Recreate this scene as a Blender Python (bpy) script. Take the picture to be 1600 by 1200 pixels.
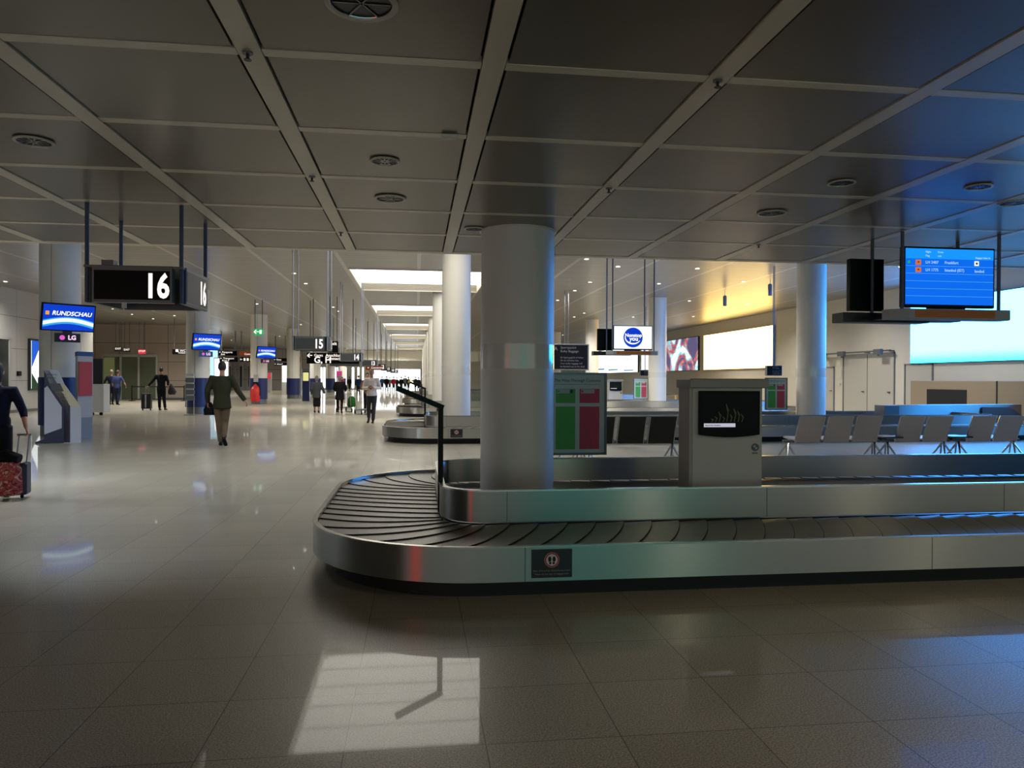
import bpy, bmesh, math, random
from mathutils import Vector, Matrix, Euler
random.seed(7)
PI = math.pi
C = bpy.context.scene.collection
for o in list(bpy.data.objects): bpy.data.objects.remove(o)

# ------------------------------------------------------------ camera
F, TH, CH = 1150.0, math.atan(149/1150.0), 1.5
cd = bpy.data.cameras.new('camera'); cam = bpy.data.objects.new('camera', cd); C.objects.link(cam)
cd.sensor_width = 36; cd.lens = F/1600*36; cd.clip_start = .05; cd.clip_end = 400
cam.matrix_world = (Matrix.Translation((0,0,CH)) @ Matrix.Rotation(-TH,4,'Z') @
    Matrix.Rotation(PI/2-math.atan(7.3/F),4,'X') @ Matrix.Rotation(.0046,4,'Z'))
sc = bpy.context.scene; sc.camera = cam
# ------------------------------------------------------------ world, exposure
w = bpy.data.worlds.new('world'); sc.world = w; w.use_nodes = True
w.node_tree.nodes['Background'].inputs[0].default_value = (.60,.68,.67,1)
w.node_tree.nodes['Background'].inputs[1].default_value = .72
sc.view_settings.view_transform = 'Standard'; sc.view_settings.look = 'None'
sc.view_settings.exposure = 0.8; sc.view_settings.gamma = 1.0; sc.view_settings.use_curve_mapping = False
# light levels of the lamps the hall has
L_COFFER = 2.0; L_WINDOW = 1.6; L_BLUE = 10.0; L_YELLOW = 4.2; L_DOWN = 5.0; W_SPOT = 480.0

HL, HH, TE = 3.05, 5.2, 9.03      # low ceiling, high ceiling, edge of the low ceiling
XL, XR, TF = -16.8, 19.0, 104.0   # left wall, right wall, far wall

# ------------------------------------------------------------ materials
def lin(c):
    return tuple((v/12.92 if v <= .04045 else ((v+.055)/1.055)**2.4) for v in c)
def hexc(h): return lin(tuple(int(h[i:i+2],16)/255 for i in (0,2,4)))
MATS = {}
def mat(name, col, rough=.5, metal=0., emit=None, es=0., spec=.5, coat=0., alpha=1., noise=0., nscale=20., bump=0., bscale=60.):
    if name in MATS: return MATS[name]
    m = bpy.data.materials.new(name); m.use_nodes = True; MATS[name] = m
    nt = m.node_tree; b = nt.nodes['Principled BSDF']
    if isinstance(col, str): col = hexc(col)
    b.inputs['Base Color'].default_value = (*col,1); b.inputs['Roughness'].default_value = rough
    b.inputs['Metallic'].default_value = metal; b.inputs['Specular IOR Level'].default_value = spec
    b.inputs['Coat Weight'].default_value = coat
    if alpha < 1: b.inputs['Alpha'].default_value = alpha
    if emit is not None:
        if isinstance(emit, str): emit = hexc(emit)
        b.inputs['Emission Color'].default_value = (*emit,1); b.inputs['Emission Strength'].default_value = es
    if noise or bump:
        tc = nt.nodes.new('ShaderNodeTexCoord')
        n = nt.nodes.new('ShaderNodeTexNoise'); n.inputs['Scale'].default_value = nscale; n.inputs['Detail'].default_value = 4
        nt.links.new(tc.outputs['Object'], n.inputs['Vector'])
        if noise:
            mx = nt.nodes.new('ShaderNodeMix'); mx.data_type = 'RGBA'
            mx.inputs[6].default_value = (*[v*(1-noise) for v in col],1); mx.inputs[7].default_value = (*[min(1,v*(1+noise)) for v in col],1)
            nt.links.new(n.outputs['Fac'], mx.inputs[0]); nt.links.new(mx.outputs[2], b.inputs['Base Color'])
        if bump:
            n2 = nt.nodes.new('ShaderNodeTexNoise'); n2.inputs['Scale'].default_value = bscale; n2.inputs['Detail'].default_value = 5
            nt.links.new(tc.outputs['Object'], n2.inputs['Vector'])
            bp = nt.nodes.new('ShaderNodeBump'); bp.inputs['Strength'].default_value = bump; bp.inputs['Distance'].default_value = .01
            nt.links.new(n2.outputs['Fac'], bp.inputs['Height']); nt.links.new(bp.outputs['Normal'], b.inputs['Normal'])
    return m
def stretched(name, col, rough, metal, scale, bump, dist=.002, noise=.1):
    """brushed look: noise drawn out along one direction, in object space"""
    m = mat(name, col, rough, metal); nt = m.node_tree; b = nt.nodes['Principled BSDF']
    tc = nt.nodes.new('ShaderNodeTexCoord'); mp = nt.nodes.new('ShaderNodeMapping'); mp.inputs['Scale'].default_value = scale
    n = nt.nodes.new('ShaderNodeTexNoise'); n.inputs['Scale'].default_value = 1; n.inputs['Detail'].default_value = 2
    nt.links.new(tc.outputs['Object'], mp.inputs['Vector']); nt.links.new(mp.outputs[0], n.inputs['Vector'])
    bp = nt.nodes.new('ShaderNodeBump'); bp.inputs['Strength'].default_value = bump; bp.inputs['Distance'].default_value = dist
    nt.links.new(n.outputs['Fac'], bp.inputs['Height']); nt.links.new(bp.outputs['Normal'], b.inputs['Normal'])
    return m
def glow(name, col, s):
    s = s*.62 if s <= 2.45 and not name in ('rooflight_daylight','far_daylight','yellow_advert') else s
    m = bpy.data.materials.new(name); m.use_nodes = True; MATS[name] = m
    b = m.node_tree.nodes['Principled BSDF']
    if isinstance(col, str): col = hexc(col)
    b.inputs['Base Color'].default_value = (0.01,0.01,0.01,1); b.inputs['Roughness'].default_value = .4; b.inputs['Specular IOR Level'].default_value = .06
    b.inputs['Emission Color'].default_value = (*col,1); b.inputs['Emission Strength'].default_value = s
    return m

def brushed(name, col, rough, an):
    m = mat(name, col, rough, 1.); b = m.node_tree.nodes['Principled BSDF']
    b.inputs['Anisotropic'].default_value = an
    cv = m.node_tree.nodes.new('ShaderNodeCombineXYZ'); cv.inputs[2].default_value = 1   # brushed lengthwise: light smears up and down
    m.node_tree.links.new(cv.outputs[0], b.inputs['Tangent']); return m
steel   = brushed('brushed_steel', 'a2a29c', .32, .97)
steel_l = stretched('steel_lip', 'b8b8b2', .2, 1., (1,1,1), .0)
chrome  = mat('chrome', 'c8c8c8', .12, 1.)
black   = mat('black_plastic', '0a0a0b', .4, spec=.15)
blackm  = mat('matt_black', '08080a', .7)
dgrey   = mat('dark_grey_metal', '35373a', .4, .5)
mgrey   = mat('grey_metal', '707478', .4, .6)
lgrey   = mat('light_grey_paint', 'a9aaa6', .45)
rodm    = mat('steel_rod', '5c5f66', .5, .2)
white   = mat('white_paint', 'd2d0c8', .4)
wallm   = mat('wall_plaster', 'c9c4b8', .55, noise=.04, nscale=2)
colm    = mat('column_paint', 'dad7ce', .42, noise=.03, nscale=3)
colg    = mat('column_glossy_band', 'dad7ce', .12, coat=.6)
navy    = mat('navy_laminate', '18265a', .35)
rubber  = mat('belt_rubber', '78715f', .32, noise=.18, nscale=5, spec=.35)
slat_edge_shade = mat('slat_edge_shade', '23221e', .7)  # dark edging strip; also paints in the shadow at each slat step
basem   = mat('black_base', '060607', .6)
lit_num = glow('lit_white_lettering', 'fff4ea', 1.3)
dimnum  = glow('pale_lettering', 'e8e8ea', .75)
faint   = glow('faint_lettering', '9a9aa0', .18)
red_p   = mat('red_print', 'b3332a', .5)
red_l   = glow('red_sign', 'd83848', .9)
green_l = glow('green_sign', '20b060', .9)
orange_l= glow('orange_sign', 'a85028', .35)
yellow_l= glow('yellow_sign', 'd8c020', .8)
skin    = mat('skin', 'a9775c', .5)
glass   = mat('tinted_glass', '5c6a58', .08, 0., alpha=.55)

# ------------------------------------------------------------ mesh builder
class MB:
    def __init__(s): s.bm = bmesh.new(); s.mi = 0
    def _f(s, vs):
        try: f = s.bm.faces.new(vs)
        except ValueError: return None
        f.material_index = s.mi; return f
    def quadstrip(s, a, b, closed=False):
        n = len(a)
        for i in range(n if closed else n-1):
            j = (i+1) % n; s._f((a[i], a[j], b[j], b[i]))
    def ring(s, pts): return [s.bm.verts.new(p) for p in pts]
    def box(s, x0,x1,y0,y1,z0,z1):
        v = s.ring([(x0,y0,z0),(x1,y0,z0),(x1,y1,z0),(x0,y1,z0)]); u = s.ring([(x0,y0,z1),(x1,y0,z1),(x1,y1,z1),(x0,y1,z1)])
        s._f(v[::-1]); s._f(u); s.quadstrip(v,u,True); return s
    def prism(s, pts, axis, a, b):
        """polygon pts in the plane normal to axis, extruded from a to b"""
        def P(p, c): return (c,p[0],p[1]) if axis=='x' else ((p[0],c,p[1]) if axis=='y' else (p[0],p[1],c))
        v = s.ring([P(p,a) for p in pts]); u = s.ring([P(p,b) for p in pts])
        s._f(v[::-1]); s._f(u); s.quadstrip(v,u,True); return s
    def tube(s, pts, rad, n=12, ref=None, caps=True):
        """tapered loft through pts; rad: number or (a,b) per point"""
        pts = [Vector(p) for p in pts]
        if not isinstance(rad, (list,)): rad = [rad]*len(pts)
        rings = []; prev = None
        for i,p in enumerate(pts):
            d = (pts[min(i+1,len(pts)-1)]-pts[max(i-1,0)]).normalized()
            r0 = Vector(ref) if ref else (prev if prev is not None else (Vector((1,0,0)) if abs(d.x)<.8 else Vector((0,1,0))))
            a = r0 - d*r0.dot(d)
            if a.length < 1e-4: a = Vector((0,1,0)) - d*d.y
            a.normalize(); b = d.cross(a); prev = a
            ra, rb = rad[i] if isinstance(rad[i], tuple) else (rad[i],rad[i])
            rings.append(s.ring([p + a*ra*math.cos(2*PI*k/n) + b*rb*math.sin(2*PI*k/n) for k in range(n)]))
        for r1,r2 in zip(rings, rings[1:]): s.quadstrip(r1,r2,True)
        if caps: s._f(rings[0][::-1]); s._f(rings[-1])
        return s
    def cyl(s, x,y,z0,z1,r,n=24,r1=None): return s.tube([(x,y,z0),(x,y,z1)], [r, r if r1 is None else r1], n)
    def lathe(s, prof, x=0,y=0,n=32):
        rings = [s.ring([(x+r*math.cos(2*PI*k/n), y+r*math.sin(2*PI*k/n), z) for k in range(n)]) for r,z in prof]
        for r1,r2 in zip(rings, rings[1:]): s.quadstrip(r1,r2,True)
        return s
    def ell(s, c, r, n=14, m=10):
        c = Vector(c); rings = []
        for j in range(1,m):
            ph = PI*j/m
            rings.append(s.ring([(c.x+r[0]*math.sin(ph)*math.cos(2*PI*k/n), c.y+r[1]*math.sin(ph)*math.sin(2*PI*k/n), c.z-r[2]*math.cos(ph)) for k in range(n)]))
        for r1,r2 in zip(rings, rings[1:]): s.quadstrip(r1,r2,True)
        s._f(rings[0][::-1]); s._f(rings[-1]); return s
    def wallring(s, outer, inner, z0, z1):
        n = len(outer)
        ob = s.ring([(p[0],p[1],z0) for p in outer]); ot = s.ring([(p[0],p[1],z1) for p in outer])
        ib = s.ring([(p[0],p[1],z0) for p in inner]); it = s.ring([(p[0],p[1],z1) for p in inner])
        s.quadstrip(ob,ot,True); s.quadstrip(it,ib,True); s.quadstrip(ot,it,True); s.quadstrip(ib,ob,True); return s
    def build(s, name, mats, parent=None, smooth=False, bevel=0, loc=None, rot=None):
        bmesh.ops.recalc_face_normals(s.bm, faces=s.bm.faces)
        me = bpy.data.meshes.new(name); s.bm.to_mesh(me); s.bm.free()
        for m in (mats if isinstance(mats,(list,tuple)) else [mats]): me.materials.append(m)
        if smooth:
            me.polygons.foreach_set('use_smooth', [True]*len(me.polygons))
        o = bpy.data.objects.new(name, me); C.objects.link(o)
        if parent: o.parent = parent
        if loc: o.location = loc
        if rot: o.rotation_euler = rot
        if smooth:
            md = o.modifiers.new('edges','EDGE_SPLIT'); md.split_angle = math.radians(38)
        if bevel:
            md = o.modifiers.new('bevel','BEVEL'); md.width = bevel; md.segments = 2; md.limit_method = 'ANGLE'
        return o
def box(name, m, x0,x1,y0,y1,z0,z1, parent=None, bevel=0): return MB().box(x0,x1,y0,y1,z0,z1).build(name, m, parent, bevel=bevel)
def thing(name, label, cat, loc=(0,0,0), rz=0, group=None):
    o = bpy.data.objects.new(name, None); C.objects.link(o); o.empty_display_size = .2
    o.location = loc; o.rotation_euler = (0,0,rz); return tag(o, label, cat, group)
def tag(o, label, cat, group=None):
    o['label'] = label; o['category'] = cat
    if group: o['group'] = group
    return o
def struct(o): o['kind'] = 'structure'; return o
def text(name, body, size, loc, m, parent=None, rot=(PI/2,0,0), align='CENTER', sx=1., bold=0., ext=.0015, va='CENTER', shear=0.):
    cu = bpy.data.curves.new(name, 'FONT'); cu.body = body; cu.size = size; cu.align_x = align; cu.align_y = va
    cu.offset = bold*size; cu.extrude = ext; cu.shear = shear; cu.resolution_u = 3
    t = bpy.data.objects.new(name, cu); C.objects.link(t)
    bpy.context.view_layer.update()
    me = bpy.data.meshes.new_from_object(t.evaluated_get(bpy.context.evaluated_depsgraph_get()))
    bpy.data.objects.remove(t); me.materials.clear(); me.materials.append(m)
    o = bpy.data.objects.new(name, me); C.objects.link(o); o.parent = parent
    o.location = loc; o.rotation_euler = rot; o.scale = (sx,1,1); return o
def rr(x0,x1,y0,y1,r,n=14):
    p = []
    for cx,cy,a0 in ((x1-r,y1-r,0),(x0+r,y1-r,90),(x0+r,y0+r,180),(x1-r,y0+r,270)):
        for k in range(n+1):
            a = math.radians(a0+90*k/n); p.append((cx+r*math.cos(a), cy+r*math.sin(a)))
    return p

# ============================================================ SETTING
def floor_mat():
    m = mat('granite_floor_tiles', '6e6a5e', .13); nt = m.node_tree; b = nt.nodes['Principled BSDF']; L = nt.links.new
    g = nt.nodes.new('ShaderNodeNewGeometry')
    mp = nt.nodes.new('ShaderNodeMapping'); mp.inputs['Location'].default_value = (-.287,-.262,0); L(g.outputs['Position'], mp.inputs['Vector'])
    br = nt.nodes.new('ShaderNodeTexBrick'); br.offset = 0; br.squash = 1
    br.inputs['Scale'].default_value = 1; br.inputs['Brick Width'].default_value = .572; br.inputs['Row Height'].default_value = .548
    br.inputs['Mortar Size'].default_value = .0022; br.inputs['Mortar Smooth'].default_value = .1; br.inputs['Bias'].default_value = -.2
    br.inputs['Color1'].default_value = (.9,.9,.9,1); br.inputs['Color2'].default_value = (1.05,1.05,1.05,1); br.inputs['Mortar'].default_value = (.22,.2,.18,1)
    L(mp.outputs[0], br.inputs['Vector'])
    n = nt.nodes.new('ShaderNodeTexNoise'); n.inputs['Scale'].default_value = 130; n.inputs['Detail'].default_value = 3; L(g.outputs['Position'], n.inputs['Vector'])
    cr = nt.nodes.new('ShaderNodeValToRGB'); cr.color_ramp.elements[0].position = .36; cr.color_ramp.elements[1].position = .66
    cr.color_ramp.elements[0].color = (*hexc('7c776a'),1); cr.color_ramp.elements[1].color = (*hexc('c2bba8'),1); L(n.outputs['Fac'], cr.inputs[0])
    mx = nt.nodes.new('ShaderNodeMix'); mx.data_type = 'RGBA'; mx.blend_type = 'MULTIPLY'; mx.inputs[0].default_value = 1
    L(cr.outputs[0], mx.inputs[6]); L(br.outputs['Color'], mx.inputs[7]); L(mx.outputs[2], b.inputs['Base Color'])
    n2 = nt.nodes.new('ShaderNodeTexNoise'); n2.inputs['Scale'].default_value = 260; n2.inputs['Detail'].default_value = 2; L(g.outputs['Position'], n2.inputs['Vector'])
    bp = nt.nodes.new('ShaderNodeBump'); bp.inputs['Strength'].default_value = .07; bp.inputs['Distance'].default_value = .001
    L(n2.outputs['Fac'], bp.inputs['Height']); L(bp.outputs['Normal'], b.inputs['Normal'])
    n3 = nt.nodes.new('ShaderNodeTexNoise'); n3.inputs['Scale'].default_value = 1.3; L(g.outputs['Position'], n3.inputs['Vector'])
    mr = nt.nodes.new('ShaderNodeMapRange'); mr.inputs[3].default_value = .34; mr.inputs[4].default_value = .42
    L(n3.outputs['Fac'], mr.inputs[0]); L(mr.outputs[0], b.inputs['Roughness'])
    b.inputs['Roughness'].default_value = .4; b.inputs['Coat Weight'].default_value = .42; b.inputs['Coat Roughness'].default_value = .035
    return m
struct(box('floor', floor_mat(), -26, XR+.2, -9, TF+1, -.2, 0))

pan_m = stretched('ceiling_panel_metal', '746b5b', .30, .30, (30,30,30), .03)
str_m = mat('ceiling_rail', 'd8d0bc', .36, .1)
void_m = mat('ceiling_void', '050505', .9)
# low ceiling: rails lie over square panels with dark shadow gaps
mb = MB()
mb.mi = 0
xs = [.37+1.16*k for k in range(-16, 17)]; ts = [3.63+1.08*k for k in range(-12, 6)]
for i in range(len(xs)-1):
    for j in range(len(ts)-1):
        mb.box(xs[i]+.072, xs[i+1]-.072, ts[j]+.05, ts[j+1]-.034, HL, HL+.03)
mb.mi = 1
for x in xs: mb.box(x-.056, x+.056, ts[0], TE, HL-.006, HL+.03)
for i in range(len(xs)-1):
    for t in ts: mb.box(xs[i]+.06, xs[i+1]-.06, t-.034, t+.040, HL-.004, HL+.03)
mb.mi = 2; mb.box(-26, XR+.2, -9, TE, HL+.1, HL+.13)
mb.mi = 1; mb.box(-26, XR+.2, TE, TE+.1, HL-.006, HH+.3)
mb.mi = 1; mb.box(-26, xs[0]-.06, -9, TE, HL, HL+.03)
struct(mb.build('ceiling', [pan_m, str_m, void_m]))

def hiceil_mat():
    m = mat('ceiling_lamella_metal', '9b9993', .34, .45); nt = m.node_tree; b = nt.nodes['Principled BSDF']; L = nt.links.new
    g = nt.nodes.new('ShaderNodeNewGeometry'); sp = nt.nodes.new('ShaderNodeSeparateXYZ'); L(g.outputs['Position'], sp.inputs[0])
    def saw(src, period, width):
        d = nt.nodes.new('ShaderNodeMath'); d.operation = 'DIVIDE'; d.inputs[1].default_value = period; L(src, d.inputs[0])
        f = nt.nodes.new('ShaderNodeMath'); f.operation = 'FRACT'; L(d.outputs[0], f.inputs[0])
        c = nt.nodes.new('ShaderNodeMath'); c.operation = 'LESS_THAN'; c.inputs[1].default_value = width; L(f.outputs[0], c.inputs[0]); return c.outputs[0]
    a = saw(sp.outputs[1], 1.22, .045); c = saw(sp.outputs[0], 2.44, .05)
    mx = nt.nodes.new('ShaderNodeMath'); mx.operation = 'MAXIMUM'; L(a, mx.inputs[0]); L(c, mx.inputs[1])
    mi = nt.nodes.new('ShaderNodeMix'); mi.data_type = 'RGBA'
    mi.inputs[6].default_value = (*hexc('9b9993'),1); mi.inputs[7].default_value = (*hexc('c6c4be'),1)
    L(mx.outputs[0], mi.inputs[0])
    d = saw(sp.outputs[1], .305, .10); mj = nt.nodes.new('ShaderNodeMix'); mj.data_type = 'RGBA'; mj.inputs[7].default_value = (*hexc('5c5a54'),1)
    L(d, mj.inputs[0]); L(mi.outputs[2], mj.inputs[6]); L(mj.outputs[2], b.inputs['Base Color'])
    mp = nt.nodes.new('ShaderNodeMapping'); mp.inputs['Scale'].default_value = (.5,4,1); L(g.outputs['Position'], mp.inputs['Vector'])
    n = nt.nodes.new('ShaderNodeTexNoise'); n.inputs['Scale'].default_value = 1.2; n.inputs['Detail'].default_value = 3; L(mp.outputs[0], n.inputs['Vector'])
    bp = nt.nodes.new('ShaderNodeBump'); bp.inputs['Strength'].default_value = .25; bp.inputs['Distance'].default_value = .03
    L(n.outputs['Fac'], bp.inputs['Height']); L(bp.outputs['Normal'], b.inputs['Normal'])
    return m
# high ceiling with rectangular rooflight openings
COF = [(13.0+12.2*k, 13.0+12.2*k+6.0) for k in range(7)]; CX0, CX1 = -2.3, 2.55
mb = MB(); mb.box(-26, CX0, TE+.1, TF+1, HH, HH+.15); mb.box(CX1, XR+.2, TE+.1, TF+1, HH, HH+.15)
prev = TE+.1
for a,b_ in COF: mb.box(CX0, CX1, prev, a, HH, HH+.15); prev = b_
mb.box(CX0, CX1, prev, TF+1, HH, HH+.15)
struct(mb.build('ceiling', hiceil_mat()))
# a white bulkhead dropping at the far end
struct(box('ceiling', mat('bulkhead_white','f0ece0',.5), -24, 9, 98, 98.3, 3.9, HH))

cofm = mat('rooflight_reveal', 'e6dfcc', .5); slatm = mat('rooflight_louvre', '8a8272', .4)
sky_g = glow('rooflight_daylight', (1.,.95,.84), L_COFFER)
for k,(a,b_) in enumerate(COF):
    o = thing('ceiling_rooflight', 'bright rectangular light panel in the high ceiling, '+
        ['mirrored in the near floor','nearest and largest seen','second nearest of the row','third nearest of the row','fourth nearest of the row','fifth nearest of the row','farthest of the row'][k], 'ceiling light', ((CX0+CX1)/2,(a+b_)/2,HH), 0, 'rooflights down the hall')
    hx, hy = (CX1-CX0)/2, (b_-a)/2
    m1 = MB(); m1.wallring([(-hx,-hy),(hx,-hy),(hx,hy),(-hx,hy)], [(-hx+.05,-hy+.05),(hx-.05,-hy+.05),(hx-.05,hy-.05),(-hx+.05,hy-.05)], -.03, .34); m1.build('frame', cofm, o)
    box('diffuser', sky_g, -hx+.05, hx-.05, -hy+.05, hy-.05, .29, .32, o)
    m2 = MB()
    for j in range(1,6): m2.box(-hx+.05, hx-.05, -hy+j, -hy+j+.03, .275, .285)
    for j in range(5): m2.box(-hx+.05, hx-.05, hy-.09, hy-.05, .03+.055*j, .055+.055*j)
    m2.build('louvre', slatm, o)

# walls
def panel_mat(name, col, bw, bh, line=.006, rough=.45):
    m = mat(name, col, rough); nt = m.node_tree; b = nt.nodes['Principled BSDF']; L = nt.links.new
    tc = nt.nodes.new('ShaderNodeNewGeometry'); sp = nt.nodes.new('ShaderNodeSeparateXYZ'); L(tc.outputs['Position'], sp.inputs[0])
    ad = nt.nodes.new('ShaderNodeMath'); ad.operation = 'ADD'; L(sp.outputs[0], ad.inputs[0]); L(sp.outputs[1], ad.inputs[1])
    cb = nt.nodes.new('ShaderNodeCombineXYZ'); L(ad.outputs[0], cb.inputs[0]); L(sp.outputs[2], cb.inputs[1])
    br = nt.nodes.new('ShaderNodeTexBrick'); br.offset = 0; br.inputs['Scale'].default_value = 1
    br.inputs['Brick Width'].default_value = bw; br.inputs['Row Height'].default_value = bh; br.inputs['Mortar Size'].default_value = line
    c = hexc(col); br.inputs['Color1'].default_value = (*c,1); br.inputs['Color2'].default_value = (*[v*.96 for v in c],1); br.inputs['Mortar'].default_value = (*[v*.35 for v in c],1)
    L(cb.outputs[0], br.inputs['Vector']); L(br.outputs['Color'], b.inputs['Base Color']); return m
lwm = panel_mat('left_wall_panels', 'b4b3b0', 2.4, 1.35, .012)
awm = panel_mat('alcove_wall_panels', 'a49688', 1.6, 1.3, .02)
gwm = panel_mat('grey_wall_panels', 'a8a49c', 2.4, 1.3, .03)
struct(box('wall_right', wallm, XR, XR+.2, -9, TF+1, 0, HH+.15))
struct(box('wall_left', lwm, XL-.3, XL, -9, 41, 0, HH+.15))
struct(box('wall_alcove', awm, -23.3, -15.9, 54, 54.4, 0, HH+.15))
struct(box('wall_alcove_side', awm, -23.5, -23.3, 41, 54, 0, HH+.15))
struct(box('wall_alcove_front', lwm, -23.5, XL-.3, 40.8, 41, 0, HH+.15))
struct(box('wall_far_left', gwm, -24.2, -24, 54.4, TF+1, 0, HH+.15))
struct(MB().box(-24, -13.5, 96, 96.3, 0, HH+.15).build('wall_shops', gwm))
struct(MB().box(-13.5, -6.2, TF, TF+.3, 0, HH+.15).box(.55, XR, TF, TF+.3, 0, HH+.15).box(-6.2,.55,TF,TF+.3,2.85,HH+.15).build('wall_far', mat('far_wall','e8e4d8',.6)))
#struct(box('wall_back', mat('back_wall','5a564e',.6), -26, XR+.2, -9.2, -9, 0, HL+.1))
struct(box('baseboard_left', mgrey, XL, XL+.03, -9, 41, 0, .12))
struct(box('baseboard_right', mgrey, XR-.03, XR, -9, TF, 0, .12))
struct(box('baseboard_alcove', mgrey, -23.3, -15.9, 53.97, 54, 0, .12))
# bright glazed front at the far end
o = struct(MB().box(-6.2,.55,TF+.1,TF+.15,.0,2.85).build('window_1', glow('far_daylight',(.93,.97,1.),L_WINDOW)))
mb = MB()
for x in (-6.2,-4.5,-2.8,-1.1,.5): mb.box(x,x+.05,TF,TF+.1,0,2.85)
mb.box(-6.2,.55,TF,TF+.1,2.3,2.36); mb.build('window_frame', dgrey, o)
struct(box('trim_1', dgrey, .55, .8, TF-6, TF, 0, 2.85))

# ------------------------------------------------------------ columns
def column(x, t, r, top, label, blue=False, band=False):
    o = thing('column', label, 'column', (x,t,0), 0, 'blue-footed columns on the left' if blue else 'round white columns')
    if blue:
        MB().cyl(0,0,.28,1.5,r+.02,40).build('blue_cladding', navy, o, smooth=True)
        MB().cyl(0,0,0,.28,r-.03,40).build('steel_foot', mgrey, o, smooth=True)
        MB().cyl(0,0,1.5,top,r,40).build('shaft', colm, o, smooth=True)
        MB().box(-.012,.012,-r-.006,-r+.03,1.52,top).build('seam', lgrey, o)
    else:
        z1, z2 = 1.61, 1.86
        MB().cyl(0,0,0,z1,r,64).cyl(0,0,z2,top,r,64).build('shaft', colm, o, smooth=True)
        MB().cyl(0,0,z1,z2,r+.002,64).build('glossy_band', colg, o, smooth=True)
        MB().lathe([(r+.002,top-.012),(r+.02,top-.012),(r+.02,top)], n=64).build('collar', str_m, o, smooth=True)
    return o
names = ['nearest round white column rising from the nearest baggage carousel','second white column in the centre row, behind the nearest one','third column of the centre row','fourth column of the centre row','fifth column of the centre row','sixth column of the centre row','seventh column of the centre row','last column of the centre row']
for k in range(8): column(1.05, 7.68+12.1*k, .385, HL if k==0 else HH, names[k])
names = ['round white column lit blue on its right side','slim white column beside the round blue logo screen','thin white column seen left of the round blue logo screen','fourth column of the right row','fifth column of the right row','sixth column of the right row','seventh column of the right row']
for k in range(7): column([11.25,10.8,10.75,10.8,10.8,10.8,10.8][k], 19.9+12.3*k, .40, HH, names[k])
names = ['white column with navy foot beside the check-in kiosk at far left','white column with navy foot beside the leaflet rack','white column with navy foot and red fire extinguisher','white column with navy foot left of the 15 sign','narrow distant column with navy foot under the gate sign','distant sixth navy-footed column','distant seventh navy-footed column']
for k in range(7): column(-9.15, 20.4+12.1*k, .47, HH, names[k], blue=True)

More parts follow.
